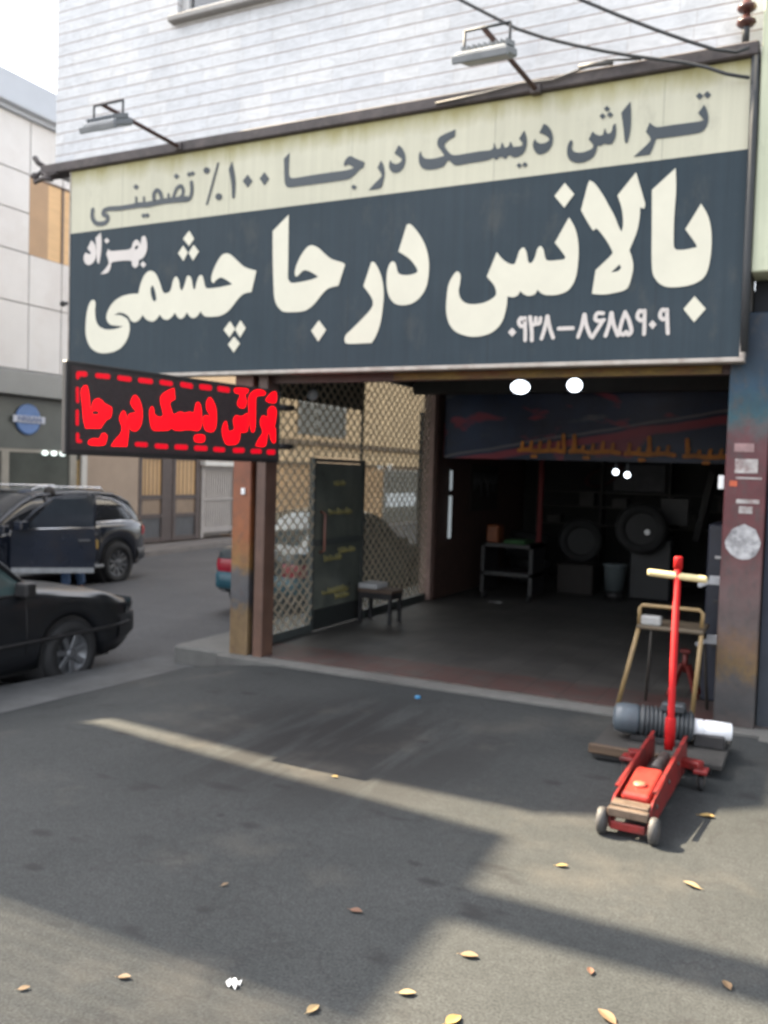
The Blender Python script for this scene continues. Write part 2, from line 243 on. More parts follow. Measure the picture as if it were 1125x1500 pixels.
TOP=[[[-0.864,4.393,1],[-0.842,4.347],[-0.831,4.292],[-0.838,4.246],[-0.859,4.215],[-0.897,4.201],[-1.002,4.198],[-1.095,4.198],[-1.182,4.2,1],[-1.194,4.16],[-1.219,4.101],[-1.239,4.094],[-1.335,4.094,1],[-1.275,4.143],[-1.229,4.185],[-1.222,4.212],[-1.256,4.261,1],[-1.232,4.323,1],[-1.207,4.299],[-1.172,4.282],[-1.072,4.283],[-0.973,4.282],[-0.881,4.282],[-0.866,4.293],[-0.902,4.339,1]],[[-0.898,4.483,1],[-0.872,4.453,1],[-0.896,4.431,1],[-0.922,4.461,1]],[[-0.847,4.484,1],[-0.82,4.453,1],[-0.844,4.43,1],[-0.871,4.462,1]],[[-1.376,4.493,1],[-1.367,4.392],[-1.367,4.288],[-1.382,4.213],[-1.395,4.2],[-1.406,4.223],[-1.417,4.308],[-1.438,4.423,1]],[[-1.477,4.352,1],[-1.47,4.295],[-1.476,4.247],[-1.496,4.211],[-1.524,4.207],[-1.553,4.215],[-1.581,4.205],[-1.602,4.207],[-1.611,4.166],[-1.635,4.127],[-1.692,4.102],[-1.75,4.102],[-1.803,4.127],[-1.827,4.173],[-1.829,4.224],[-1.816,4.265],[-1.8,4.277],[-1.79,4.254],[-1.795,4.219],[-1.776,4.188],[-1.731,4.175],[-1.681,4.179],[-1.641,4.195],[-1.635,4.219],[-1.67,4.263,1],[-1.643,4.319,1],[-1.62,4.295],[-1.584,4.279],[-1.563,4.29],[-1.554,4.328],[-1.542,4.298],[-1.524,4.285],[-1.503,4.299],[-1.494,4.34]],[[-1.545,4.49,1],[-1.521,4.464,1],[-1.543,4.445,1],[-1.566,4.471,1]],[[-1.574,4.441,1],[-1.551,4.415,1],[-1.573,4.396,1],[-1.596,4.422,1]],[[-1.52,4.443,1],[-1.496,4.417,1],[-1.518,4.398,1],[-1.542,4.424,1]],[[-2.02,4.428,1],[-1.99,4.411],[-1.958,4.365],[-1.943,4.306],[-1.951,4.256],[-1.982,4.216],[-2.034,4.201],[-2.068,4.215],[-2.093,4.256],[-2.097,4.295],[-2.083,4.325,1],[-2.068,4.301],[-2.038,4.284],[-1.998,4.285],[-1.972,4.304],[-2.0,4.339],[-2.051,4.365,1]],[[-2.173,4.399,1],[-2.154,4.354],[-2.148,4.289],[-2.166,4.234],[-2.203,4.21],[-2.244,4.205],[-2.272,4.222],[-2.292,4.225],[-2.315,4.202],[-2.34,4.221],[-2.368,4.222],[-2.388,4.205],[-2.417,4.225],[-2.452,4.213],[-2.543,4.208],[-2.595,4.208],[-2.66,4.205],[-2.726,4.205],[-2.76,4.225],[-2.791,4.252],[-2.811,4.239],[-2.835,4.211],[-2.894,4.199],[-2.971,4.201],[-3.023,4.223],[-3.051,4.269],[-3.055,4.332],[-3.039,4.357,1],[-3.027,4.32],[-2.991,4.293],[-2.923,4.284],[-2.855,4.291],[-2.834,4.299],[-2.866,4.346],[-2.894,4.388],[-2.886,4.44],[-2.828,4.467],[-2.741,4.489,1],[-2.747,4.433,1],[-2.801,4.41],[-2.833,4.38],[-2.811,4.338],[-2.771,4.299],[-2.729,4.286],[-2.63,4.288],[-2.533,4.29],[-2.428,4.291],[-2.412,4.338],[-2.392,4.294],[-2.361,4.294],[-2.346,4.333],[-2.325,4.293],[-2.294,4.296],[-2.279,4.331],[-2.258,4.291],[-2.247,4.287],[-2.189,4.287],[-2.183,4.307],[-2.211,4.343,1]],[[-2.202,4.16,1],[-2.179,4.136,1],[-2.2,4.118,1],[-2.224,4.142,1]],[[-2.157,4.162,1],[-2.133,4.137,1],[-2.155,4.118,1],[-2.179,4.143,1]],[[-3.243,4.433,1],[-3.211,4.408],[-3.182,4.353],[-3.176,4.29],[-3.197,4.238],[-3.239,4.212],[-3.286,4.218],[-3.318,4.253],[-3.323,4.295],[-3.313,4.321,1],[-3.296,4.299],[-3.257,4.283],[-3.222,4.293],[-3.208,4.315],[-3.235,4.339],[-3.277,4.372,1]],[[-3.399,4.329,1],[-3.374,4.281],[-3.362,4.217],[-3.373,4.156],[-3.399,4.103],[-3.507,4.1,1],[-3.449,4.151],[-3.402,4.187],[-3.391,4.214],[-3.431,4.274,1]],[[-4.302,4.51,1],[-4.305,4.402],[-4.303,4.326],[-4.282,4.294],[-4.217,4.286],[-4.069,4.29],[-3.876,4.291],[-3.733,4.29],[-3.659,4.301],[-3.688,4.325],[-3.716,4.336],[-3.744,4.323,1],[-3.75,4.357],[-3.718,4.397],[-3.681,4.4],[-3.634,4.374],[-3.554,4.336,1],[-3.566,4.293],[-3.602,4.278],[-3.648,4.239],[-3.703,4.213],[-3.778,4.21],[-3.969,4.208],[-4.165,4.21],[-4.294,4.212],[-4.335,4.238],[-4.348,4.306],[-4.358,4.467,1]],[[-3.65,4.164,1],[-3.621,4.137,1],[-3.648,4.116,1],[-3.677,4.143,1]],[[-4.561,4.376,1],[-4.508,4.311,1],[-4.558,4.259,1],[-4.611,4.324,1]],[[-4.741,4.376,1],[-4.687,4.312,1],[-4.738,4.261,1],[-4.793,4.325,1]],[[-4.916,4.513,1],[-4.89,4.423],[-4.872,4.307],[-4.878,4.194],[-4.892,4.181],[-4.907,4.198],[-4.914,4.289],[-4.931,4.375],[-4.952,4.446,1]],[[-5.164,4.464],[-5.175,4.445],[-5.2,4.439],[-5.227,4.451],[-5.238,4.473],[-5.228,4.493],[-5.202,4.498],[-5.176,4.486]],[[-5.018,4.21],[-5.029,4.189],[-5.055,4.183],[-5.083,4.195],[-5.095,4.218],[-5.084,4.239],[-5.057,4.245],[-5.03,4.233]],[[-6.044,4.443,1],[-6.007,4.411,1],[-6.043,4.387,1],[-6.081,4.42,1]],[[-5.553,4.485,1],[-5.517,4.453,1],[-5.551,4.43,1],[-5.587,4.461,1]],[[-5.942,4.157,1],[-5.909,4.129,1],[-5.941,4.107,1],[-5.974,4.135,1]],[[-5.899,4.156,1],[-5.866,4.128,1],[-5.898,4.106,1],[-5.931,4.134,1]],[[-5.402,4.481,1],[-5.371,4.454,1],[-5.401,4.433,1],[-5.432,4.461,1]],[[-5.364,4.485,1],[-5.333,4.457,1],[-5.363,4.437,1],[-5.394,4.464,1]]]
HOLES=[[[-1.402,3.326,1],[-1.391,3.299,1],[-1.413,3.277],[-1.463,3.271,1]],[[-5.817,3.462],[-5.786,3.414],[-5.766,3.33],[-5.795,3.309],[-5.826,3.352],[-5.84,3.426]],[[-6.019,3.86],[-6.0,3.84],[-6.024,3.819],[-6.049,3.83]]]
PHONE=[[[[-2.108,2.944],[-2.117,2.953],[-2.129,2.965],[-2.139,2.971],[-2.147,2.965],[-2.154,2.953],[-2.156,2.94],[-2.153,2.928],[-2.145,2.916],[-2.137,2.908],[-2.126,2.907],[-2.115,2.91],[-2.107,2.913]],0.03],[[[-2.109,2.969],[-2.107,2.942],[-2.105,2.904],[-2.102,2.869],[-2.101,2.841],[-2.1,2.816],[-2.1,2.799]],0.03],[[[-2.067,2.974],[-2.063,2.949],[-2.056,2.913],[-2.051,2.879],[-2.048,2.848],[-2.048,2.818],[-2.047,2.797]],0.031],[[[-2.059,2.919],[-2.049,2.917],[-2.036,2.915],[-2.026,2.918],[-2.022,2.932],[-2.022,2.951],[-2.022,2.965]],0.03],[[[-2.022,2.921],[-2.013,2.921],[-2.001,2.92],[-1.991,2.924],[-1.987,2.936],[-1.986,2.952],[-1.985,2.963]],0.03],[[[-1.932,2.973],[-1.936,2.95],[-1.941,2.918],[-1.948,2.887],[-1.955,2.857],[-1.964,2.827],[-1.97,2.807]],0.03],[[[-1.929,2.973],[-1.924,2.95],[-1.917,2.917],[-1.909,2.885],[-1.899,2.856],[-1.888,2.829],[-1.88,2.81]],0.03],[[[-1.839,2.876],[-1.732,2.875]],0.03],[[[-1.649,2.971],[-1.653,2.949],[-1.658,2.917],[-1.664,2.886],[-1.672,2.857],[-1.682,2.828],[-1.688,2.808]],0.029],[[[-1.645,2.971],[-1.641,2.948],[-1.635,2.916],[-1.627,2.885],[-1.616,2.856],[-1.603,2.828],[-1.593,2.808]],0.029],[[[-1.509,2.974],[-1.521,2.976],[-1.538,2.978],[-1.551,2.976],[-1.56,2.965],[-1.565,2.95],[-1.566,2.937],[-1.561,2.928],[-1.551,2.923],[-1.541,2.92],[-1.527,2.92],[-1.512,2.923],[-1.501,2.925]],0.029],[[[-1.507,2.922],[-1.517,2.905],[-1.532,2.88],[-1.546,2.857],[-1.56,2.835],[-1.572,2.815],[-1.581,2.8]],0.029],[[[-1.449,2.973],[-1.451,2.951],[-1.455,2.92],[-1.46,2.889],[-1.468,2.859],[-1.477,2.829],[-1.484,2.808]],0.029],[[[-1.445,2.973],[-1.441,2.95],[-1.435,2.919],[-1.427,2.888],[-1.416,2.858],[-1.403,2.829],[-1.394,2.808]],0.029],[[[-1.348,2.974],[-1.354,2.953],[-1.364,2.925],[-1.371,2.897],[-1.377,2.873],[-1.381,2.85],[-1.381,2.832],[-1.373,2.82],[-1.362,2.813],[-1.352,2.81],[-1.346,2.815],[-1.341,2.825],[-1.335,2.83],[-1.329,2.824],[-1.323,2.814],[-1.317,2.809],[-1.309,2.812],[-1.301,2.821],[-1.297,2.834],[-1.299,2.855],[-1.307,2.881],[-1.315,2.906],[-1.326,2.932],[-1.339,2.956],[-1.348,2.974]],0.029],[[[-1.212,2.967],[-1.222,2.971],[-1.235,2.977],[-1.245,2.977],[-1.253,2.965],[-1.257,2.948],[-1.258,2.933],[-1.251,2.922],[-1.241,2.913],[-1.231,2.908],[-1.222,2.91],[-1.213,2.915],[-1.207,2.919]],0.029],[[[-1.209,2.978],[-1.208,2.955],[-1.207,2.922],[-1.206,2.889],[-1.205,2.859],[-1.205,2.83],[-1.206,2.809]],0.028],[[[-1.056,2.967],[-1.064,2.971],[-1.075,2.977],[-1.084,2.977],[-1.092,2.967],[-1.098,2.952],[-1.099,2.937],[-1.095,2.926],[-1.087,2.915],[-1.078,2.909],[-1.068,2.91],[-1.057,2.915],[-1.05,2.92]],0.029],[[[-1.052,2.976],[-1.051,2.955],[-1.049,2.924],[-1.046,2.894],[-1.044,2.863],[-1.041,2.831],[-1.039,2.809]],0.028]]
TOPST=[[[[-5.072,4.514],[-5.188,4.163]],0.023],[[[-5.374,4.379],[-5.371,4.359],[-5.367,4.33],[-5.366,4.303],[-5.369,4.281],[-5.374,4.261],[-5.383,4.245],[-5.395,4.234],[-5.409,4.228],[-5.427,4.225],[-5.454,4.226],[-5.483,4.23],[-5.505,4.233]],0.038],[[[-5.584,4.267],[-5.574,4.289],[-5.561,4.32],[-5.547,4.344],[-5.53,4.356],[-5.511,4.361],[-5.495,4.36],[-5.483,4.35],[-5.473,4.333],[-5.468,4.315],[-5.469,4.296],[-5.475,4.277],[-5.486,4.261],[-5.508,4.252],[-5.537,4.247],[-5.557,4.244]],0.035],[[[-5.428,4.235],[-5.465,4.236],[-5.519,4.238],[-5.57,4.24],[-5.611,4.241],[-5.65,4.242],[-5.688,4.242],[-5.728,4.241],[-5.767,4.24],[-5.794,4.238]],0.053],[[[-5.643,4.299],[-5.635,4.242]],0.026],[[[-5.814,4.251],[-5.817,4.271],[-5.821,4.299],[-5.82,4.323],[-5.811,4.339],[-5.797,4.351],[-5.783,4.355],[-5.769,4.351],[-5.755,4.34],[-5.743,4.325],[-5.733,4.304],[-5.726,4.279],[-5.721,4.261]],0.039],[[[-5.794,4.238],[-5.822,4.236],[-5.862,4.234],[-5.901,4.232],[-5.934,4.234],[-5.967,4.237],[-5.996,4.239],[-6.023,4.239],[-6.047,4.237],[-6.064,4.236]],0.053],[[[-5.943,4.304],[-5.935,4.243]],0.025],[[[-6.039,4.314],[-6.037,4.254]],0.025],[[[-6.064,4.236],[-6.112,4.235],[-6.18,4.234],[-6.244,4.234],[-6.297,4.237],[-6.345,4.241],[-6.385,4.243],[-6.414,4.241],[-6.435,4.236],[-6.449,4.229],[-6.457,4.219],[-6.459,4.208],[-6.455,4.197],[-6.441,4.189],[-6.42,4.18],[-6.405,4.171],[-6.398,4.159],[-6.397,4.146],[-6.401,4.134],[-6.411,4.123],[-6.427,4.114],[-6.446,4.108],[-6.471,4.106],[-6.5,4.108],[-6.525,4.112],[-6.545,4.118],[-6.562,4.128],[-6.576,4.14],[-6.588,4.157],[-6.598,4.176],[-6.604,4.196],[-6.604,4.218],[-6.6,4.239],[-6.598,4.254]],0.046]]
LED=[[[2.084,2.275],[2.059,2.279],[2.044,2.244],[2.032,2.171],[2.028,2.125],[2.015,2.131],[2.001,2.178],[1.965,2.2],[1.931,2.189],[1.902,2.168],[1.849,2.149],[1.843,2.121],[1.854,2.077],[1.894,2.051],[1.938,1.994,1],[2.062,1.987,1],[2.082,2.052],[2.092,2.143],[2.105,2.234]],[[2.038,1.898],[1.999,1.919],[1.948,1.921],[1.926,1.955],[1.903,1.961],[1.88,1.943],[1.891,1.9],[1.913,1.876],[2.021,1.873]],[[1.745,2.13],[1.721,2.115],[1.708,2.078],[1.692,2.03],[1.693,1.958],[1.704,1.877,1],[1.844,1.872,1],[1.809,1.918],[1.763,1.964],[1.749,2.012],[1.774,2.073]],[[1.635,2.253],[1.597,2.222],[1.574,2.17],[1.567,2.112],[1.578,2.042],[1.617,1.996],[1.666,1.998],[1.692,2.04],[1.693,2.103],[1.663,2.12],[1.623,2.132],[1.671,2.182],[1.665,2.226]],[[1.479,2.182],[1.46,2.169],[1.449,2.125],[1.396,2.109],[1.364,2.126],[1.372,2.166],[1.393,2.224],[1.387,2.27],[1.335,2.31],[1.262,2.34,1],[1.25,2.257,1],[1.3,2.227],[1.285,2.172],[1.257,2.139],[1.196,2.164],[1.147,2.157],[1.092,2.171],[1.049,2.169],[1.028,2.24],[1.004,2.252],[0.979,2.229],[0.966,2.145],[0.968,2.069],[1.001,2.031],[1.076,2.032],[1.143,2.028],[1.192,2.02],[1.247,2.022],[1.281,2.035],[1.308,2.018],[1.387,2.009],[1.459,2.01],[1.486,2.058],[1.498,2.141]],[[1.034,1.989],[0.983,2.0],[0.934,1.995],[0.926,1.97],[0.943,1.943],[1.019,1.94],[1.04,1.959]],[[0.88,2.303],[0.84,2.271],[0.809,2.212],[0.802,2.105],[0.825,2.041],[0.875,2.028],[0.925,2.046],[0.948,2.11],[0.935,2.152],[0.9,2.154],[0.865,2.154],[0.909,2.204],[0.914,2.26]],[[0.694,2.123],[0.68,2.107],[0.664,2.05],[0.629,2.047],[0.588,2.069],[0.604,2.136],[0.577,2.177],[0.535,2.176],[0.492,2.179],[0.442,2.207],[0.423,2.178],[0.424,2.103],[0.444,2.052],[0.516,2.041],[0.525,1.993],[0.556,1.948],[0.633,1.934],[0.683,1.94],[0.722,2.0],[0.731,2.057],[0.711,2.11]],[[0.589,2.404],[0.442,2.411],[0.441,2.381],[0.473,2.363],[0.453,2.306],[0.473,2.254],[0.53,2.25],[0.56,2.282],[0.53,2.356],[0.591,2.367]],[[0.424,2.328],[0.39,2.386],[0.316,2.418],[0.225,2.411],[0.224,2.381],[0.315,2.365],[0.336,2.335],[0.336,2.235],[0.335,2.109],[0.352,2.057],[0.378,2.061],[0.403,2.13],[0.417,2.229]],[[0.128,2.291],[0.072,2.27],[0.073,2.177],[0.09,2.113],[0.073,2.099],[0.069,1.995],[0.092,1.973],[0.125,2.003],[0.151,2.063],[0.177,2.041],[0.186,1.979],[0.215,1.937],[0.322,1.938,1],[0.286,1.995],[0.235,2.059],[0.268,2.128],[0.262,2.179],[0.233,2.202],[0.175,2.195],[0.173,2.257]],[[0.2,2.352],[0.133,2.409],[0.074,2.415],[0.075,2.332],[0.145,2.321],[0.199,2.332]]]
LEDH=[[[2.014,2.099],[2.003,2.111],[1.969,2.114],[1.949,2.103],[1.963,2.089],[2.0,2.087]]]
LEDST=[[[[2.129,2.354],[2.074,2.358]],0.036],[[[2.135,2.353],[2.135,2.329]],0.027],[[[1.974,2.359],[1.88,2.362]],0.035],[[[1.783,2.363],[1.69,2.363]],0.036],[[[1.595,2.366],[1.49,2.367]],0.037],[[[1.39,2.372],[1.294,2.37]],0.037],[[[1.181,2.376],[1.087,2.372]],0.041],[[[0.98,2.378],[0.882,2.379]],0.043],[[[0.778,2.382],[0.675,2.381]],0.044],[[[2.136,2.253],[2.133,2.167]],0.025],[[[2.134,2.099],[2.133,2.012]],0.025],[[[2.129,1.94],[2.128,1.899]],0.027],[[[2.126,1.894],[2.104,1.895]],0.023],[[[1.615,1.896],[1.527,1.896]],0.034],[[[1.424,1.891],[1.328,1.89]],0.038],[[[1.226,1.892],[1.126,1.893]],0.039],[[[1.021,1.892],[0.913,1.893]],0.04],[[[0.81,1.89],[0.715,1.889]],0.039],[[[0.582,1.89],[0.482,1.894]],0.042],[[[0.365,1.89],[0.267,1.894]],0.04],[[[0.16,1.89],[0.089,1.893]],0.044]]

# ------------------------------------------------------------------ surfaces with their own patterns
def nodes_mat(name):
    m = bpy.data.materials.new(name); m.use_nodes = True; MATS[name] = m
    t = m.node_tree; return m, t, t.nodes['Principled BSDF'], t.nodes.new, t.links.new
def math_n(t, op, a, b=None):
    n = t.nodes.new('ShaderNodeMath'); n.operation = op
    for i, v in enumerate((a, b)):
        if v is None: continue
        if isinstance(v, (int, float)): n.inputs[i].default_value = v
        else: t.links.new(v, n.inputs[i])
    return n.outputs[0]
def mixc(t, f, a, b, mode='MIX'):
    n = t.nodes.new('ShaderNodeMix'); n.data_type = 'RGBA'; n.blend_type = mode
    for i, v in ((0, f), (6, a), (7, b)):
        if isinstance(v, (int, float)): n.inputs[i].default_value = v
        elif isinstance(v, tuple): n.inputs[i].default_value = (*v, 1)
        else: t.links.new(v, n.inputs[i])
    return n.outputs[2]
def noise(t, vec, scale, detail=6, rough=0.65, dist=0.0):
    n = t.nodes.new('ShaderNodeTexNoise'); n.inputs['Scale'].default_value = scale; n.inputs['Detail'].default_value = detail; n.inputs['Roughness'].default_value = rough; n.inputs['Distortion'].default_value = dist
    if vec is not None: t.links.new(vec, n.inputs['Vector'])
    return n.outputs['Fac']
def ramp(t, f, stops, interp='LINEAR'):
    n = t.nodes.new('ShaderNodeValToRGB'); cr = n.color_ramp; cr.interpolation = interp
    while len(cr.elements) < len(stops): cr.elements.new(0.5)
    for e, (p, c) in zip(cr.elements, stops): e.position = p; e.color = (c, c, c, 1) if isinstance(c, (int, float)) else (*c, 1)
    t.links.new(f, n.inputs[0]); return n.outputs[0]
def mapping(t, vec, scale=(1, 1, 1), rot=(0, 0, 0), loc=(0, 0, 0)):
    n = t.nodes.new('ShaderNodeMapping'); n.inputs['Scale'].default_value = scale; n.inputs['Rotation'].default_value = rot; n.inputs['Location'].default_value = loc
    t.links.new(vec, n.inputs[0]); return n.outputs[0]
def objvec(t): return t.nodes.new('ShaderNodeTexCoord').outputs['Object']
def sepxyz(t, v):
    n = t.nodes.new('ShaderNodeSeparateXYZ'); t.links.new(v, n.inputs[0]); return n.outputs

def cladding_mat():                                       # white marble courses with grouted joints
    m, t, b, N, L = nodes_mat('marble_cladding'); v = objvec(t); s = sepxyz(t, v); RH = 0.1115
    row = math_n(t, 'FLOOR', math_n(t, 'DIVIDE', s[2], RH)); fz = math_n(t, 'FRACT', math_n(t, 'DIVIDE', s[2], RH))
    wn = N('ShaderNodeTexWhiteNoise'); wn.noise_dimensions = '1D'; L(row, wn.inputs['W'])
    u = math_n(t, 'ADD', math_n(t, 'DIVIDE', s[0], 0.36), math_n(t, 'MULTIPLY', wn.outputs[0], 7.3))
    u = math_n(t, 'ADD', u, math_n(t, 'MULTIPLY', noise(t, mapping(t, v, (0.7, 0, 0)), 1.0, 1), 1.5))
    cb = N('ShaderNodeCombineXYZ'); L(math_n(t, 'FLOOR', u), cb.inputs[0]); L(row, cb.inputs[1])
    w2 = N('ShaderNodeTexWhiteNoise'); w2.noise_dimensions = '2D'; L(cb.outputs[0], w2.inputs['Vector'])
    base = ramp(t, w2.outputs[0], [(0, (.585, .60, .625)), (.35, (.605, .62, .64)), (.7, (.63, .64, .655)), (1, (.665, .67, .675))])
    vein = ramp(t, noise(t, mapping(t, v, (3, 3, 9), (0, .5, 0)), 2.2, 8, .7, 1.2), [(.35, .80), (.6, 1.0)])
    col = mixc(t, 1.0, base, vein, 'MULTIPLY')
    grime = ramp(t, noise(t, mapping(t, v, (1.2, 1.2, .35)), 1.6, 6), [(.42, 1.0), (.75, .86)])
    col = mixc(t, 1.0, col, grime, 'MULTIPLY')
    jz = math_n(t, 'MULTIPLY', math_n(t, 'LESS_THAN', fz, 0.078), 0.95)
    jx = math_n(t, 'MULTIPLY', math_n(t, 'LESS_THAN', math_n(t, 'FRACT', u), 0.012), 0.35)
    gj = ramp(t, noise(t, v, 2.5, 4), [(.3, (.17, .095, .07)), (.7, (.30, .24, .21))])
    col = mixc(t, math_n(t, 'MAXIMUM', jz, jx), col, gj)
    L(col, b.inputs['Base Color']); b.inputs['Roughness'].default_value = 0.45
    bp = N('ShaderNodeBump'); bp.inputs['Strength'].default_value = 0.6; bp.inputs['Distance'].default_value = 0.006
    L(math_n(t, 'SUBTRACT', 1.0, jz), bp.inputs['Height']); L(bp.outputs[0], b.inputs['Normal']); return m

def asphalt_mat(name, c0, c1, oil=True):
    m, t, b, N, L = nodes_mat(name); v = objvec(t)
    col = ramp(t, noise(t, v, 1.1, 9, .62), [(.32, c0), (.68, c1)])
    gr = ramp(t, noise(t, v, 95, 2, .6), [(.30, .62), (.5, 1.0), (.72, 1.42)]); col = mixc(t, 1.0, col, gr, 'MULTIPLY')
    gr2 = ramp(t, noise(t, v, 22, 4, .7), [(.3, .82), (.7, 1.16)]); col = mixc(t, 1.0, col, gr2, 'MULTIPLY')
    if oil:
        s1 = ramp(t, noise(t, mapping(t, v, (4.6, .5, 1), (0, 0, R(14))), 1.0, 5, .6, .3), [(.40, 0.0), (.53, .95)])
        sv = sepxyz(t, v); msk = ramp(t, math_n(t, 'ADD', math_n(t, 'POWER', math_n(t, 'DIVIDE', math_n(t, 'ADD', sv[0], 2.7), 1.25), 2.0), math_n(t, 'POWER', math_n(t, 'DIVIDE', math_n(t, 'SUBTRACT', sv[1], 4.9), 1.35), 2.0)), [(0, 1.0), (1.0, 0.0)])
        col = mixc(t, math_n(t, 'MULTIPLY', s1, msk), col, (.0155, .0155, .016))
        for ox, oy, rx, ry in ((-3.21, 2.95, .10, .06), (-2.96, 2.68, .09, .05), (-2.43, 3.52, .085, .07), (-2.62, 3.55, .04, .04), (-2.85, 3.88, .22, .07), (-2.58, 4.05, .10, .05), (-1.42, 3.42, .10, .05), (-1.55, 3.55, .06, .04), (-3.9, 5.6, .12, .06), (-2.25, 5.2, .08, .06), (-1.3, 4.9, .09, .06), (-2.1, 2.75, .06, .05)):
            d_ = math_n(t, 'ADD', math_n(t, 'POWER', math_n(t, 'DIVIDE', math_n(t, 'SUBTRACT', sv[0], ox), rx), 2.0), math_n(t, 'POWER', math_n(t, 'DIVIDE', math_n(t, 'SUBTRACT', sv[1], oy), ry), 2.0))
            d_ = math_n(t, 'ADD', d_, math_n(t, 'MULTIPLY', noise(t, v, 16, 3), .9))
            col = mixc(t, ramp(t, d_, [(.45, .85), (1.0, 0.0)]), col, (.016, .016, .017))
        s2 = ramp(t, noise(t, mapping(t, v, (1.0, 2.0, 1), (0, 0, .5), (9, 4, 0)), 2.1, 3, .55), [(.63, 0.0), (.70, .75)]); col = mixc(t, s2, col, (.018, .018, .019))
        s3 = ramp(t, noise(t, mapping(t, v, (1, 1, 1), (0, 0, 0), (5, 8, 0)), .9, 5, .6), [(.55, 0.0), (.72, .5)]); col = mixc(t, s3, col, (.095, .087, .075))
        vo = N('ShaderNodeTexVoronoi'); vo.feature = 'DISTANCE_TO_EDGE'; vo.inputs['Scale'].default_value = .55
        vd = N('ShaderNodeVectorMath'); vd.operation = 'ADD'; L(v, vd.inputs[0]); nn = N('ShaderNodeTexNoise'); nn.inputs['Scale'].default_value = 3; nn.inputs['Detail'].default_value = 6; L(v, nn.inputs['Vector']); L(nn.outputs['Color'], vd.inputs[1]); L(vd.outputs[0], vo.inputs['Vector'])
        cr = ramp(t, vo.outputs['Distance'], [(0, .6), (.006, 0.0)]); col = mixc(t, cr, col, (.022, .022, .023))
    L(col, b.inputs['Base Color']); b.inputs['Roughness'].default_value = 0.85; b.inputs['Specular IOR Level'].default_value = .3
    bp = N('ShaderNodeBump'); bp.inputs['Strength'].default_value = 0.5; bp.inputs['Distance'].default_value = 0.004; L(noise(t, v, 95, 3, .7), bp.inputs['Height']); L(bp.outputs[0], b.inputs['Normal']); return m

def tile_mat(name, cols, grout, size, rough=.45, border=None):
    m, t, b, N, L = nodes_mat(name); v = objvec(t); s = sepxyz(t, v)
    u = math_n(t, 'DIVIDE', s[0], size); w_ = math_n(t, 'DIVIDE', s[1], size)
    cb = N('ShaderNodeCombineXYZ'); L(math_n(t, 'FLOOR', u), cb.inputs[0]); L(math_n(t, 'FLOOR', w_), cb.inputs[1])
    wn = N('ShaderNodeTexWhiteNoise'); wn.noise_dimensions = '2D'; L(cb.outputs[0], wn.inputs['Vector'])
    col = ramp(t, wn.outputs[0], [(i/(len(cols)-1), c) for i, c in enumerate(cols)])
    col = mixc(t, 1.0, col, ramp(t, noise(t, v, 2.0, 7, .7), [(.3, .6), (.7, 1.25)]), 'MULTIPLY')
    if border:
        axis, lim, bc = border
        k = math_n(t, 'MULTIPLY', math_n(t, 'LESS_THAN', s[axis], lim), ramp(t, noise(t, v, 5, 4), [(.35, .25), (.6, .9)])); col = mixc(t, k, col, bc)
    g = math_n(t, 'MAXIMUM', math_n(t, 'LESS_THAN', math_n(t, 'FRACT', u), .03), math_n(t, 'LESS_THAN', math_n(t, 'FRACT', w_), .03))
    col = mixc(t, math_n(t, 'MULTIPLY', g, .7), col, grout)
    L(col, b.inputs['Base Color']); b.inputs['Roughness'].default_value = rough; return m

def paint_mat(name, stops, zmax, peel, pamt=.5, axis=2, rough=.5, nscale=9):   # old paint whose colour changes up the post
    m, t, b, N, L = nodes_mat(name); v = objvec(t); s = sepxyz(t, v)
    z = math_n(t, 'ADD', math_n(t, 'DIVIDE', s[axis], zmax), math_n(t, 'MULTIPLY', math_n(t, 'SUBTRACT', noise(t, v, nscale, 6, .7), .5), .16))
    col = ramp(t, z, stops)
    k = ramp(t, noise(t, mapping(t, v, (1, 1, .6)), 14, 8, .75), [(.5, 0.0), (.64, pamt)]); col = mixc(t, k, col, peel)
    col = mixc(t, 1.0, col, ramp(t, noise(t, v, 4, 6), [(.3, .7), (.7, 1.2)]), 'MULTIPLY')
    L(col, b.inputs['Base Color']); b.inputs['Roughness'].default_value = rough
    bp = N('ShaderNodeBump'); bp.inputs['Strength'].default_value = .3; bp.inputs['Distance'].default_value = .004; L(k, bp.inputs['Height']); L(bp.outputs[0], b.inputs['Normal']); return m

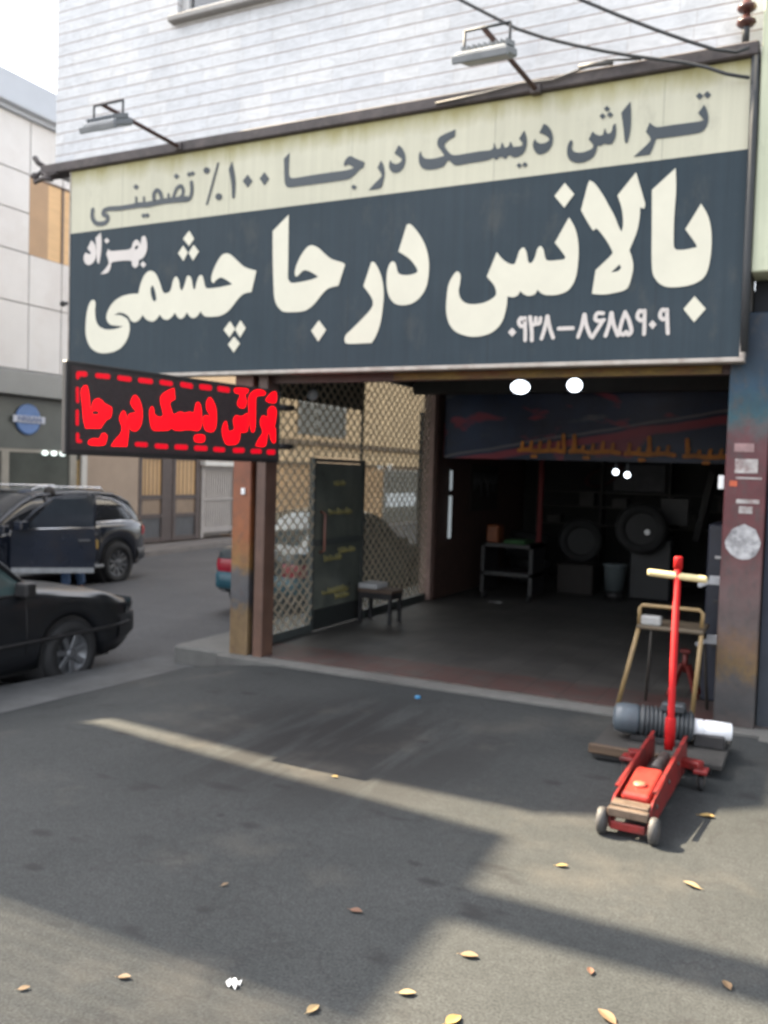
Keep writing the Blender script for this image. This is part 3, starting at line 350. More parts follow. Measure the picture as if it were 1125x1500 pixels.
def sign_mat(name, c0, c1, stain=None, top=None, streak=.12):  # printed vinyl, weathered by rain streaks
    m, t, b, N, L = nodes_mat(name); v = objvec(t); s = sepxyz(t, v)
    col = ramp(t, noise(t, mapping(t, v, (.5, 1, .8)), 1.2, 5), [(.3, c0), (.7, c1)])
    col = mixc(t, 1.0, col, ramp(t, noise(t, mapping(t, v, (9, 1, .35)), 2, 5), [(.35, 1-streak), (.65, 1+streak*.5)]), 'MULTIPLY')
    seam = math_n(t, 'LESS_THAN', math_n(t, 'FRACT', math_n(t, 'DIVIDE', math_n(t, 'ADD', s[0], 20.3), 1.27)), .005); col = mixc(t, math_n(t, 'MULTIPLY', seam, .35), col, (.02, .02, .02))
    blot = ramp(t, noise(t, mapping(t, v, (1.1, 1, .6), (0, 0, 0), (2, 0, 7)), 2.4, 7, .7), [(.56, 0.0), (.75, .35)]); col = mixc(t, blot, col, (.13, .12, .10))
    if stain:
        k = math_n(t, 'ADD', math_n(t, 'MULTIPLY', math_n(t, 'SUBTRACT', s[2], top-.17), 5.5), math_n(t, 'MULTIPLY', math_n(t, 'SUBTRACT', noise(t, mapping(t, v, (3, 1, .7)), 1.5, 5), .5), 1.6))
        col = mixc(t, math_n(t, 'MULTIPLY', ramp(t, k, [(0, 0.0), (.9, .8)]), 1.0), col, stain)
    L(col, b.inputs['Base Color']); b.inputs['Roughness'].default_value = .6; b.inputs['Specular IOR Level'].default_value = .2; return m

M_clad = cladding_mat()
M_asph = asphalt_mat('asphalt', (.0285, .0315, .0322), (.0405, .0432, .0438))
M_road = asphalt_mat('road_asphalt', (.078, .078, .081), (.102, .101, .103), False)
M_conc = mat('concrete', (.13, .128, .12), .85, .2, 5, .3, dirt=(.06, .058, .055), dscale=2.5, damt=.6)
M_kerb = mat('kerb_concrete', (.085, .086, .087), .85, .2, 4, .3, dirt=(.05, .05, .05), dscale=3, damt=.7)
M_floor = tile_mat('floor_tiles', [(.062, .059, .054), (.08, .076, .07), (.056, .053, .05)], (.022, .021, .02), .3, .55, border=(1, 7.35, (.085, .042, .037)))
M_black = mat('black_metal', (.025, .024, .025), .5, .3, 8)
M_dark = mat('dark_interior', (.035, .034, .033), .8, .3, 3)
M_rub = mat('rubber', (.018, .018, .019), .75, .25, 12, .1)
M_steel = mat('steel', (.42, .43, .44), .4, .15, 12, 0, .8)
M_chrome = mat('chrome', (.7, .7, .72), .15, .05, 8, 0, 1.0)
M_white = mat('white_plastic', (.75, .76, .77), .4, .06, 6)
M_cream = sign_mat('cream_vinyl', (.50, .49, .39), (.57, .555, .44), (.27, .24, .075), 2.04, .06)
M_navy = sign_mat('navy_vinyl', (.025, .040, .052), (.037, .053, .066), streak=.10)
M_letter = mat('letter_cream', (.62, .60, .49), .45, .05, 3)
M_letnavy = mat('letter_navy', (.030, .042, .052), .45, .12, 3)
M_trim = mat('weathered_trim', (.062, .052, .052), .7, .35, 5, .2, dirt=(.13, .11, .10), dscale=6)
M_glass = glass('shop_glass', (.95, .965, .945), .03, dust=.10)
M_wing = glass('window_glass', (.30, .33, .36), .22)

# ------------------------------------------------------------------ ground
def gz(x): return -0.15*max(0.0, min(-4.35-x, 1.1))
mb = MB()
xs_ = [-1.0+0.25*i for i in range(-19, 5)] + [1, 3, 6, 12, 30]
ys_ = [-30, -12, -4, 0, 1, 2, 3, 4, 5, 5.6, 6.2, 6.5]
def inner(y): return -5.89+.088*max(-8, min(y, 7))
mb.grid(lambda i, j: ((inner(ys_[j]) if i == 0 else max(xs_[i], inner(ys_[j])+.02*i)), ys_[j], gz(max(xs_[i], -5.5))), len(xs_), len(ys_))
struct('pavement', mb, M_asph)
mb = MB(); mb.box(-4.95, 2.5, 6.56, 6.76, -.12, .006, .004); mb.box(-.3, 30, 6.44, 6.9, -.12, .004)
struct('threshold', mb, M_conc)
mb = MB(); ky = [-30, -8, -2, 2, 4, 5, 6, 7.02]
mb.grid(lambda i, j: ((inner(ky[i])+.01, ky[i], -.166), (-7.05+.166*max(-2, ky[i]), ky[i], -.178), (-7.05+.166*max(-2, ky[i])-.015, ky[i], -.20), (-7.05+.166*max(-2, ky[i])-.02, ky[i], -.36))[j], len(ky), 4, False)
struct('kerb', mb, M_kerb)
mb = MB(); mb.box(-5.58, -4.78, 6.72, 60, -.36, .0, .02); struct('step', mb, M_conc)
mb = MB(); mb.grid(lambda i, j: ((-40, -14.5, -9, -5.3, 30)[i], (-60, 0, 8, 20, 60, 120)[j], (-.42, -.42, -.36, -.32, -.40)[i]), 5, 6); struct('road', mb, M_road)
mb = MB()
fk = [(-60, -14.0), (8, -14.0), (16, -14.05), (21, -14.7), (60, -14.9)]
mb.grid(lambda i, j: ((fk[i][1], fk[i][0], -.45), (fk[i][1]-.01, fk[i][0], -.30), (fk[i][1]-.12, fk[i][0], -.29), (-18, fk[i][0], -.28))[j], 5, 4, False)
struct('far_pavement', mb, mat('far_paving', (.15, .135, .125), .85, .15, 3, .2))
mb = MB(); mb.box(-4.78, -.2, 6.76, 16, -.2, .012); struct('shop_floor', mb, M_floor)

# ------------------------------------------------------------------ the shop's building
B = thing('shop_building', 'corner building with white marble upper storey over the dark open workshop', 'building', (-4, 6.72, 0))
mb = MB()                                                  # upper storey with a hole for the window
X0, X1, WX0, WX1, WZ0, WZ1 = -7.27, -.5, -5.7, -3.6, 6.0, 7.5
for a in ((X0, WX0, 4.7, 9.07), (WX1, X1, 4.7, 9.07), (WX0, WX1, 4.7, WZ0), (WX0, WX1, WZ1, 9.07)): mb.box(a[0], a[1], 6.74, 6.95, a[2], a[3])
mb.box(X0, X0+.2, 6.95, 20, 4.5, 9.07); mb.box(X1-.2, X1, 6.95, 20, 4.7, 9.07)
obj('upper_wall', mb, M_clad, B)
mb = MB(); mb.box(-4.95, X1, 6.96, 20, 2.95, 3.15); mb.box(-4.95, X1, 6.76, 6.94, 2.96, 4.66); mb.box(X0+.2, -4.96, 6.96, 20, 4.5, 4.7); mb.box(-5.05, -4.95, 6.96, 20, 3.15, 4.5); mb.box(X0+.2, X1-.2, 6.96, 20, 8.9, 9.06)
obj('slab', mb, mat('soffit', (.10, .095, .09), .9, .2, 3), B)
wn = obj('window', MB().box(WX0+.09, WX1-.09, 6.84, 6.85, WZ0+.1, WZ1-.1), M_wing, B)
mb = MB()
for a in ((WX0, WX0+.09, WZ0+.001, WZ1), (WX1-.09, WX1, WZ0+.001, WZ1), (WX0+.09, WX1-.09, WZ0+.001, WZ0+.1), (WX0+.09, WX1-.09, WZ1-.1, WZ1), (-4.69, -4.62, WZ0+.1, WZ1-.1)): mb.box(a[0], a[1], 6.80, 6.89, a[2], a[3], .006)
obj('frame', mb, mat('window_frame', (.50, .50, .50), .5, .1, 5), wn)
obj('sill', MB().box(WX0-.06, WX1+.06, 6.66, 6.80, WZ0-.055, WZ0, .008), mat('sill_stone', (.33, .32, .31), .7, .2, 6, dirt=(.12, .11, .1)), wn)
obj('curtain', MB().grid(lambda i, j: (WX0+.1+i*.04, 6.93+.02*math.sin(i*.9), WZ0+.1+j*.65), 48, 3), mat('curtain', (.12, .12, .13), .9, .2, 5), wn)
# ground storey round the workshop
mb = MB(); mb.box(-4.95, -4.72, 11.14, 15.3, 0, 2.95); obj('brick_wall', mb, mat('brown_brick', (.075, .04, .03), .8, .3, 7, .3), B)
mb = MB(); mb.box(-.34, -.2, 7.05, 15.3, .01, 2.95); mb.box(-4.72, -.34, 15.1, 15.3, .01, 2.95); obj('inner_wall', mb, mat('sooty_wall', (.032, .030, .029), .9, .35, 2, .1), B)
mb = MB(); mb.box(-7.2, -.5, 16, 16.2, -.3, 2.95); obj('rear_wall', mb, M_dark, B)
# posts of the shop front
M_p1 = paint_mat('rusty_ochre_paint', [(0, (.17, .115, .06)), (.16, (.18, .12, .06)), (.20, (.07, .07, .075)), (.29, (.085, .08, .08)), (.33, (.22, .12, .04)), (.44, (.25, .085, .030)), (.75, (.20, .062, .034)), (1, (.12, .042, .03))], 2.6, (.09, .05, .04))
M_p2 = paint_mat('brown_paint', [(0, (.13, .072, .05)), (.5, (.105, .058, .042)), (1, (.085, .045, .035))], 2.6, (.08, .05, .045), .4)
obj('post', MB().box(-4.90, -4.70, 6.70, 6.92, .002, 2.95, .006), M_p1, B)
obj('post', MB().box(-4.645, -4.545, 6.71, 6.90, .002, 2.95, .005), M_p2, B)
obj('post_web', MB().box(-4.70, -4.645, 6.78, 6.88, .002, 2.95), M_black, B)
obj('box_socket', MB().box(-4.80, -4.755, 6.685, 6.70, 1.50, 1.56, .004), M_white, B)
M_p3 = paint_mat('peeling_column_paint', [(0, (.08, .065, .06)), (.05, (.05, .05, .052)), (.11, (.06, .055, .055)), (.16, (.125, .08, .035)), (.22, (.115, .07, .045)), (.28, (.09, .068, .066)), (.40, (.105, .058, .058)), (.47, (.105, .032, .035)), (.66, (.10, .025, .03)), (.76, (.09, .032, .037)), (.80, (.06, .06, .065)), (.83, (.015, .065, .085)), (.90, (.008, .04, .075)), (1, (.006, .022, .045))], 2.7, (.055, .05, .05), .6)
col_ = obj('column', MB().box(-.62, -.345, 6.71, 7.04, .002, 2.95, .008), M_p3, B)
def sticker(x, z, wx, wz, m, y=6.7075): 
    obj('sticker', MB().box(x-wx/2, x+wx/2, y-.0015, y+.0005, z-wz/2, z+wz/2), m, col_)
M_st = mat('faded_sticker', (.36, .34, .33), .6, .35, 14, dirt=(.16, .08, .08), dscale=11, damt=.9)
sticker(-.48, 1.87, .15, .10, M_st); sticker(-.46, 1.785, .17, .012, M_st); sticker(-.46, 1.62, .15, .03, M_st); sticker(-.47, 1.56, .09, .05, M_st); sticker(-.50, 2.0, .13, .06, mat('faded_pink', (.27, .17, .17), .6, .3, 10))
mb = MB(); n = 16
mb.prism([(-.475+.115*math.cos(2*PI*k/n)*(1+.08*math.sin(5*k)), 6.7075, 1.33+.125*math.sin(2*PI*k/n)*(1+.06*math.cos(3*k))) for k in range(n)], (0, -.0015, 0)); obj('sticker', mb, mat('torn_poster', (.36, .36, .37), .7, .4, 16, dirt=(.15, .15, .16), dscale=14, damt=.9), col_)
sticker(-.56, 1.745, .05, .04, mat('orange_sticker', (.45, .09, .04), .6, .2, 8))
obj('light_switch', MB().box(-.665, -.622, 6.73, 6.79, 1.70, 1.80, .006), M_white, B)
for z in (1.02, .585):
    mb = MB(); mb.box(-.70, -.622, 6.80, 6.83, z-.02, z+.045, .004); mb.bar((-.70, 6.81, z), (-.775, 6.80, z-.035), .03, .03, .004); obj('hinge_bracket', mb, mat('grey_bracket', (.33, .34, .36), .5, .2, 8), B)
obj('lintel', MB().box(-4.9, -.5, 6.78, 6.84, 2.525, 2.70), mat('lintel_paint', (.06, .03, .026), .6, .3, 5), B)
M_band = mat('yellow_band', (.16, .10, .02), .6, .5, 9, stretch=(1, 1, 3), dirt=(.12, .02, .015), dscale=2.2, damt=.9)
obj('painted_band', MB().box(-3.3, -.68, 6.765, 6.78, 2.53, 2.59), M_band, B)
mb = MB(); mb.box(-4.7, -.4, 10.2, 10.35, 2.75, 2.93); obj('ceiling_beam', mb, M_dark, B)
# roof edge trim over the signboard
M_cab = mat('black_cable', (.035, .038, .042), .6, .2, 10)
tr = obj('edge_trim', MB().box(-7.30, -.52, 6.56, 6.735, 4.665, 4.765, .012), M_trim, B)
mb = MB(); mb.tube([(-7.26, 6.60, 4.75), (-7.34, 6.58, 4.80), (-7.39, 6.58, 4.86)], .028); mb.tube([(-7.30, 6.58, 4.70), (-7.38, 6.57, 4.66), (-7.36, 6.56, 4.60), (-7.24, 6.56, 4.63), (-7.12, 6.56, 4.60)], .022); mb.tube([(-7.28, 6.58, 4.70), (-7.2, 6.56, 4.64), (-7.05, 6.56, 4.66)], .018); mb.ball((-7.38, 6.58, 4.67), .04)
obj('bracket', mb, M_trim, B)
obj('side_bracket', MB().bar((-7.0, 6.62, 3.36), (-6.8, 6.66, 3.36), .03, .03).ball((-7.01, 6.62, 3.36), .03), M_black, B)

# ------------------------------------------------------------------ the signboard
S = thing('signboard', 'long shop signboard, cream band above navy panel with large cream Persian lettering', 'sign', (-3.7, 6.6, 2.62))
SX0, SX1, SZ0, SZ1, SB = -6.895, -.555, 2.625, 4.66, 4.048
obj('navy_panel', MB().box(SX0, SX1, 6.60, 6.70, SZ0, SB), M_navy, S)
obj('cream_band', MB().box(SX0, SX1, 6.599, 6.70, SB, SZ1), M_cream, S)
M_fr = mat('sign_frame', (.42, .38, .34), .6, .2, 6, dirt=(.2, .13, .09), dscale=5)
mb = MB(); mb.box(SX0-.01, SX1+.035, 6.585, 6.71, SZ0-.035, SZ0-.002, .005); mb.box(SX1+.002, SX1+.035, 6.585, 6.71, SZ0-.002, SZ1, .005); mb.box(SX0-.014, SX0-.001, 6.59, 6.71, SZ0, SZ1, .003)
obj('frame', mb, M_fr, S)
PL = Matrix(((1, 0, 0, 0), (0, 0, -1, 6.5995), (0, 1, 0, 0), (0, 0, 0, 1)))
PLt = Matrix(((1, 0, 0, 0), (0, 0, -1, 6.5985), (0, 1, 0, 0), (0, 0, 0, 1)))
M_pale = mat('letter_pale', (.56, .52, .49), .45, .06, 3)
def words(nm, glyphs, strokes, cuts, mtx, m):              # one part per printed word
    cx = lambda pts: sum(q[0] for q in pts)/len(pts); edges = [-99]+cuts+[99]
    for lo, hi in zip(edges, edges[1:]):
        g = [x for x in glyphs if lo <= cx(x) < hi]; s_ = [x for x in strokes if lo <= cx(x[0]) < hi]
        if g or s_: obj(nm, lettering(g, HOLES, s_, mtx), m, S, fixn=False)
words('headline_word', BIG, [], [-4.53, -2.84], PL, M_letter)
words('small_lettering', NAME, PHONE, [-4.0], PL, M_pale)
words('band_word', TOP, TOPST, [-5.24, -4.43, -3.09, -1.89], PLt, M_letnavy)

# ------------------------------------------------------------------ the projecting LED sign
PR = Vector((-4.31469, 6.585, 0)); U = Vector((-.12704, -.99190, 0)); NL = Vector((.99190, -.12704, 0))
E = thing('led_sign', 'projecting LED display with red lit Persian lettering inside a dashed red border', 'sign', (PR.x, PR.y, 1.8))
LM = Matrix(((U.x, 0, NL.x, PR.x), (U.y, 0, NL.y, PR.y), (0, 1, 0, 0), (0, 0, 0, 1)))
def led_box(u0, u1, z0, z1, n0, n1, bev=0):
    b = MB().box(u0, u1, z0, z1, n0, n1, bev); return b.shift(LM)
obj('cabinet', led_box(.0, 2.22, 1.80, 2.438, -.055, -.004, .008), mat('led_cabinet', (.018, .016, .017), .5, .25, 8), E)
obj('display', led_box(.035, 2.185, 1.835, 2.405, -.006, .001), mat('led_face', (.045, .034, .036), .35, .25, 40), E)
M_led = mat('led_red', (.3, .0, .0), .5, 0, 5, emit=(1, .0, .006), es=.42)
M_ledd = mat('led_red_dim', (.3, .0, .0), .5, 0, 5, emit=(1, .0, .025), es=.13)
LMf = LM @ Matrix.Translation((0, 0, .002))
obj('lettering', lettering(LED, LEDH, [], LMf, .001), M_led, E, fixn=False)
for st_ in LEDST: obj('border_dash', lettering([], [], [st_], LMf, .001), M_ledd, E, fixn=False)
for z_ in (1.95, 2.30): obj('bracket', MB().tube([LM @ Vector((-.0, z_, -.05)), LM @ Vector((-.22, z_, -.05)), (-4.6, 6.72, z_)], .024, 8), M_black, E)


# ------------------------------------------------------------------ wires, lamps and fittings on the facade
single('conduit', MB().tube([(-.545, 6.60, 4.74), (-.535, 6.575, 4.2), (-.53, 6.575, 3.3), (-.525, 6.60, 2.66)], .028), M_cab, 'black conduit running down the right edge of the signboard', 'conduit', (-.53, 6.58, 2.66))
single('overhead_cable', MB().tube([(-.58, 6.52, 4.70), (-.66, 6.50, 4.675), (-.80, 6.49, 4.715), (-.98, 6.48, 4.80), (-1.2, 6.47, 4.915), (-1.45, 6.45, 5.05), (-1.73, 6.43, 5.21), (-2.2, 6.38, 5.50), (-2.8, 6.3, 5.92), (-3.5, 6.2, 6.5)], .0125), M_cab, 'upper black cable that meets the trim beside the insulator', 'cable', (-.58, 6.52, 4.70), 'cables strung across the facade')
single('overhead_cable', MB().tube([(-.575, 6.56, 4.515), (-.64, 6.52, 4.52), (-.72, 6.51, 4.545), (-.85, 6.505, 4.61), (-1.0, 6.5, 4.665), (-1.18, 6.5, 4.72), (-1.36, 6.5, 4.775), (-1.56, 6.49, 4.84), (-1.76, 6.49, 4.915), (-2.0, 6.48, 5.01), (-2.22, 6.47, 5.115), (-2.46, 6.46, 5.27), (-2.72, 6.45, 5.44), (-3.1, 6.42, 5.72), (-3.7, 6.35, 6.25)], .0125), M_cab, 'lower black cable that droops onto the cream band', 'cable', (-.575, 6.56, 4.515), 'cables strung across the facade')
mb = MB(); mb.tube([(-2.9, 6.55, 4.70), (-2.5, 6.54, 4.71), (-2.2, 6.54, 4.735), (-1.95, 6.54, 4.72), (-1.72, 6.54, 4.765), (-1.55, 6.53, 4.79), (-1.3, 6.54, 4.76)], .009); mb.tube([(-1.75, 6.54, 4.78), (-1.62, 6.53, 4.775), (-1.5, 6.54, 4.77)], .018)
single('loose_wire', mb, mat('grey_wire', (.12, .115, .11), .6, .2, 8), 'pale loose wire lying along the dark trim above the cream band', 'wire', (-2.2, 6.54, 4.7))
I_ = thing('insulator', 'brown two-disc porcelain insulator standing on the trim beside the cables', 'insulator', (-.615, 6.62, 4.765))
obj('pin', MB().lathe([(.025, 0), (.025, .13), (.02, .14)], (-.615, 6.62, 4.765)), M_cab, I_)
M_pi = mat('brown_porcelain', (.075, .032, .028), .25, .25, 8)
for z in (4.895, 4.995): obj('disc', MB().lathe([(.02, 0), (.05, .012), (.066, .03), (.06, .048), (.03, .062), (.022, .10)], (-.615, 6.62, z-.012)), M_pi, I_)

def floodlight(foot, elbow, tip, hc, label):
    T = thing('floodlight', label, 'floodlight', foot, group='floodlights on arms above the signboard')
    foot, elbow, hc = Vector(foot), Vector(elbow), Vector(hc)
    obj('arm', MB().tube([foot, elbow], .019, 8), mat('rusty_arm', (.085, .05, .045), .7, .3, 10), T)
    obj('base_plate', MB().box(foot.x-.04, foot.x+.04, foot.y-.02, foot.y+.05, foot.z-.03, foot.z+.03, .004), M_trim, T)
    M_h = mat('floodlight_grey', (.20, .215, .23), .45, .15, 8)
    hw = .185; rot = Matrix.Rotation(R(tip), 3, 'X')
    hb = MB(); hb.box(hc.x-hw, hc.x+hw, hc.y-.12, hc.y+.12, hc.z-.03, hc.z+.03, .012, rot, hc)
    for k in range(9): hb.box(hc.x-hw*.8+k*.04, hc.x-hw*.8+k*.04+.012, hc.y-.09, hc.y+.07, hc.z+.03, hc.z+.065, 0, rot, hc)
    h = obj('housing', hb, M_h, T)
    obj('glass_cover', MB().box(hc.x-hw*.88, hc.x+hw*.88, hc.y-.10, hc.y+.10, hc.z-.036, hc.z-.0305, 0, rot, hc), mat('lamp_glass', (.45, .47, .48), .15, .05, 5), h)
    obj('rim', MB().box(hc.x-hw-.015, hc.x+hw+.015, hc.y-.155, hc.y-.12, hc.z-.045, hc.z+.005, .004, rot, hc), M_h, h)
    mb = MB()
    for s in (-1, 1): mb.tube([hc+Vector((s*(hw-.02), 0, 0)), Vector((hc.x+s*(hw-.02), elbow.y, elbow.z+.0))], .010, 6)
    mb.tube([Vector((hc.x-hw+.02, elbow.y, elbow.z)), Vector((hc.x+hw-.02, elbow.y, elbow.z))], .010, 6)
    obj('yoke', mb, M_cab, T)
floodlight((-5.5, 6.56, 4.71), (-5.715, 5.8, 4.84), 22, (-5.64, 5.8, 4.66), 'floodlight on an arm near the building corner, above the word for guaranteed')
floodlight((-2.08, 6.56, 4.68), (-2.23, 5.8, 4.82), 16, (-2.20, 5.8, 4.63), 'floodlight on a rusty arm beside the overhead cables')

# ------------------------------------------------------------------ glazed side of the workshop
P = thing('glass_partition', 'glazed side of the workshop behind diamond lattice, with a dark green door', 'partition', (-4.85, 9, 0))
M_al = mat('partition_frame', (.06, .068, .065), .5, .2, 6)
mb = MB()
mb.box(-4.88, -4.80, 6.95, 8.02, .012, .10); mb.box(-4.88, -4.80, 9.20, 11.04, .012, .10)
mb.box(-4.87, -4.81, 8.02, 8.06, .012, 1.88); mb.box(-4.87, -4.81, 9.14, 9.18, .012, 1.88); mb.box(-4.88, -4.80, 6.93, 6.98, .012, 2.95)
mb.box(-4.87, -4.81, 8.06, 9.14, 1.835, 1.875); mb.box(-4.87, -4.85, 9.14, 9.18, 1.88, 2.86); mb.box(-4.88, -4.80, 6.98, 11.04, 2.86, 2.95)
obj('frame', mb, M_al, P)
obj('end_post', MB().box(-4.90, -4.74, 11.04, 11.14, .012, 2.95, .004), mat('pinkish_post', (.27, .18, .155), .6, .2, 6), P)
for a in ((6.985, 8.015, .105, 2.855), (9.185, 11.035, .105, 2.855), (8.02, 9.18, 1.885, 2.855)): obj('pane', MB().box(-4.846, -4.840, *a), M_glass, P)
obj('transom_board', MB().box(-4.875, -4.85, 7.15, 9.14, 2.46, 2.86, 0), mat('transom_dark', (.05, .045, .04), .6, .3, 4), P)
D_ = obj('door', MB().box(-4.86, -4.82, 8.07, 9.13, .02, 1.825, .004), mat('door_green', (.095, .105, .092), .3, .35, 3, dirt=(.16, .165, .13), dscale=1.6, damt=.8), P)
obj('rail', MB().box(-4.82, -4.805, 8.07, 9.13, .93, 1.0), M_al, D_)
obj('kick_plate', MB().box(-4.82, -4.806, 8.07, 9.13, .02, .24), mat('kick_plate', (.025, .028, .027), .5, .2, 5), D_)
obj('handle', MB().tube([(-4.815, 8.18, .86), (-4.76, 8.18, .88), (-4.76, 8.18, 1.28), (-4.815, 8.18, 1.30)], .016), mat('copper_handle', (.22, .10, .075), .4, .2, 6), D_)
mb = MB(); rr = random.Random(3); k_ = 0                      # faded handwriting on the door
for zc, ys, n in ((1.60, 8.45, 4), (1.28, 8.36, 8), (.77, 8.28, 6), (.84, 8.60, 6), (.40, 8.26, 9), (.33, 8.55, 5)):
    for i in range(n):
        y = ys+i*.065; h = rr.uniform(.02, .06)
        mb.tube([(-4.8175-.00012*(k_ % 9), y, zc+h), (-4.8175-.00012*(k_ % 9), y+.02, zc-h*.4), (-4.8175-.00012*(k_ % 9), y+.055, zc-h*.3), (-4.8175-.00012*(k_ % 9), y+.06, zc+h*.5)], .009, 5); k_ += 1
obj('lettering', mb, mat('yellow_marker', (.30, .26, .09), .6, .3, 12), D_)
mb = MB(); M_lat = mat('lattice', (.42, .35, .26), .55, .25, 8)
def lattice(y0, y1, z0, z1, py=.155, pz=.125):
    sl_ = pz/py; H = z1-z0; W = y1-y0
    for sg in (1, -1):
        k = -int(H/pz)-2
        while k*py < W+H/sl_:
            ya = y0+k*py; pts = []
            # line z = z0 + sl*(y-ya) for sg=1 ; z = z1 - sl*(y-ya) for sg=-1
            t0 = max(y0, ya); t1 = min(y1, ya+H/sl_)
            if t1-t0 > .02:
                f = (lambda y: z0+sl_*(y-ya)) if sg == 1 else (lambda y: z1-sl_*(y-ya))
                mb.bar((-4.80+.006*sg, t0, f(t0)), (-4.80+.006*sg, t1, f(t1)), .005, .016, 0, (1, 0, 0) if 0 else (0, 0, 1))
            k += 1
lattice(6.99, 8.01, .11, 2.85); lattice(9.19, 11.03, .11, 2.85); lattice(8.02, 9.18, 1.89, 2.85)
obj('lattice', mb, M_lat, P)

# ------------------------------------------------------------------ on the forecourt
J = thing('trolley_jack', 'red trolley jack with tall red handle and pale yellow crossbar', 'jack', (-.748, 4.864, 0), rz=R(-1.7))
J.scale = (.76, .80, 1)
M_red = mat('jack_red', (.19, .014, .013), .5, .25, 9, .08, dirt=(.035, .018, .016), dscale=11, damt=.85)
M_redb = mat('cover_red', (.38, .032, .022), .42, .2, 8, .04, dirt=(.12, .022, .018), dscale=9, damt=.7)
M_greas = mat('greasy_iron', (.07, .06, .055), .5, .4, 14, .1)
for s in (-1, 1):
    mb = MB(); x = s*.115
    mb.prism([(x, -.66, .035), (x, -.66, .12), (x, -.55, .165), (x, -.1, .20), (x, .45, .235), (x, .66, .22), (x, .70, .12), (x, .60, .05)], (s*.014, 0, 0)); mb.box(x-.004 if s > 0 else x-.018, x+.022 if s > 0 else x+.004, -.5, .64, .196, .206, 0, Matrix.Rotation(R(2.6), 3, 'X'), (x, -.5, .196))
    obj('side_plate', mb, M_red, J, True)
mb = MB(); mb.box(-.13, .13, -.70, -.655, .10, .145, .006); mb.box(-.12, .12, -.66, -.56, .14, .158, .004); obj('front_crosspiece', mb, mat('tan_worn_metal', (.10, .07, .05), .6, .35, 14, dirt=(.035, .024, .02), dscale=15), J, True)
mb = MB(); mb.box(-.095, .095, -.50, -.04, .085, .178, .025, Matrix.Rotation(R(4), 3, 'X'), (0, -.5, .12), 3); obj('lift_arm', mb, M_redb, J, True)
mb = MB(); mb.lathe([(.04, 0), (.045, .008), (.045, .015), (.02, .018)], (0, -.36, .183)); obj('saddle', mb, mat('worn_saddle', (.55, .14, .09), .4, .2, 12), J, True)
mb = MB(); mb.box(-.112, .112, .02, .60, .06, .11, .01); mb.lathe([(.045, 0), (.045, .38), (.03, .40)], (0, .1, .14), (0, 1, 0)); mb.tube([(-.05, .0, .13), (-.03, .3, .15)], .012); mb.tube([(.05, .0, .13), (.03, .3, .15)], .012); obj('hydraulic_unit', mb, M_greas, J, True)
mb = MB(); mb.box(-.11, .11, -.69, -.665, .035, .075, .004); obj('front_bar', mb, M_red, J, True)
for s in (-1, 1):
    for by, bz in ((-.45, .12), (-.05, .15), (.30, .17), (.52, .13)): obj('bolt', MB().lathe([(.014, 0), (.014, .008), (.009, .011)], (s*.129, by, bz), (s, 0, 0), 6), M_greas, J, True)
    wl = obj('wheel', MB().lathe([(.045, -.03), (.062, -.025), (.066, 0), (.062, .025), (.045, .03)], (s*.165, -.68, .066), (1, 0, 0)), mat('cast_wheel', (.055, .054, .053), .6, .25, 12, dirt=(.08, .07, .07), dscale=20), J, True)
    obj('hub', MB().lathe([(.022, -.034), (.022, .034)], (s*.165, -.68, .066), (1, 0, 0)), M_greas, wl, True)
    mb = MB(); mb.bar((s*.12, .52, .13), (s*.27, .47, .135), .09, .05, .008); mb.box(s*.27-.05, s*.27+.05, .40, .52, .10, .125, .006); obj('caster_bracket', mb, M_red, J, True)
    c = obj('caster', MB().lathe([(.02, -.022), (.042, -.018), (.045, 0), (.042, .018), (.02, .022)], (s*.275, .45, .047), (1, 0, 0)), M_rub, J, True)
    for e_ in (-.025, .025): obj('fork', MB().box(s*.275+e_-.003, s*.275+e_+.003, .42, .48, .04, .105), M_greas, c, True)
mb = MB(); mb.tube([(0, .62, .16), (.0, .665, .30), (.0, .67, 1.285)], [.034, .027, .026], 14); mb.lathe([(.033, 0), (.033, .06), (.028, .07)], (0, .67, 1.235)); mb.lathe([(.04, 0), (.04, .16), (.03, .17)], (0, .655, .18)); hd = obj('handle', mb, mat('handle_red', (.42, .010, .012), .6, .15, 9, spec=.2, dirt=(.22, .02, .02), dscale=9, damt=.5), J, True)
obj('crossbar', MB().tube([(-.225, .665, 1.20), (-.205, .665, 1.199), (.20, .665, 1.183), (.22, .665, 1.182)], [.017, .021, .021, .017], 12), mat('pale_yellow_grip', (.62, .52, .28), .6, .1, 8), hd, True)

ST = thing('metal_stand', 'ochre tubular metal stand with splayed legs and a raised rear rail', 'stand', (-1.0, 6.7, 0))
M_oc = mat('ochre_tube', (.25, .17, .075), .5, .2, 8, dirt=(.14, .095, .05), dscale=8, damt=.6)
obj('leg', MB().tube([(-1.285, 6.56, .012), (-1.155, 6.62, .66)], .0165), M_oc, ST)
obj('leg', MB().tube([(-.755, 6.60, .012), (-.715, 6.62, .655)], .0165), M_oc, ST)
M_dk = mat('dark_leg', (.04, .035, .03), .6, .3, 8)
obj('leg', MB().tube([(-1.16, 7.08, .012), (-1.11, 6.95, .66)], .012), M_dk, ST); obj('leg', MB().tube([(-.70, 7.08, .012), (-.735, 6.95, .655)], .012), M_dk, ST)
mb = MB(); mb.box(-1.17, -.70, 6.60, 6.98, .655, .685, .008); obj('seat', mb, mat('worn_seat', (.085, .065, .042), .6, .3, 7), ST)
mb = MB(); mb.tube([(-1.155, 6.64, .68), (-1.16, 6.66, .80), (-1.14, 6.66, .825), (-.74, 6.66, .825), (-.715, 6.66, .80), (-.72, 6.65, .70)], .0145); obj('rail', mb, M_oc, ST)
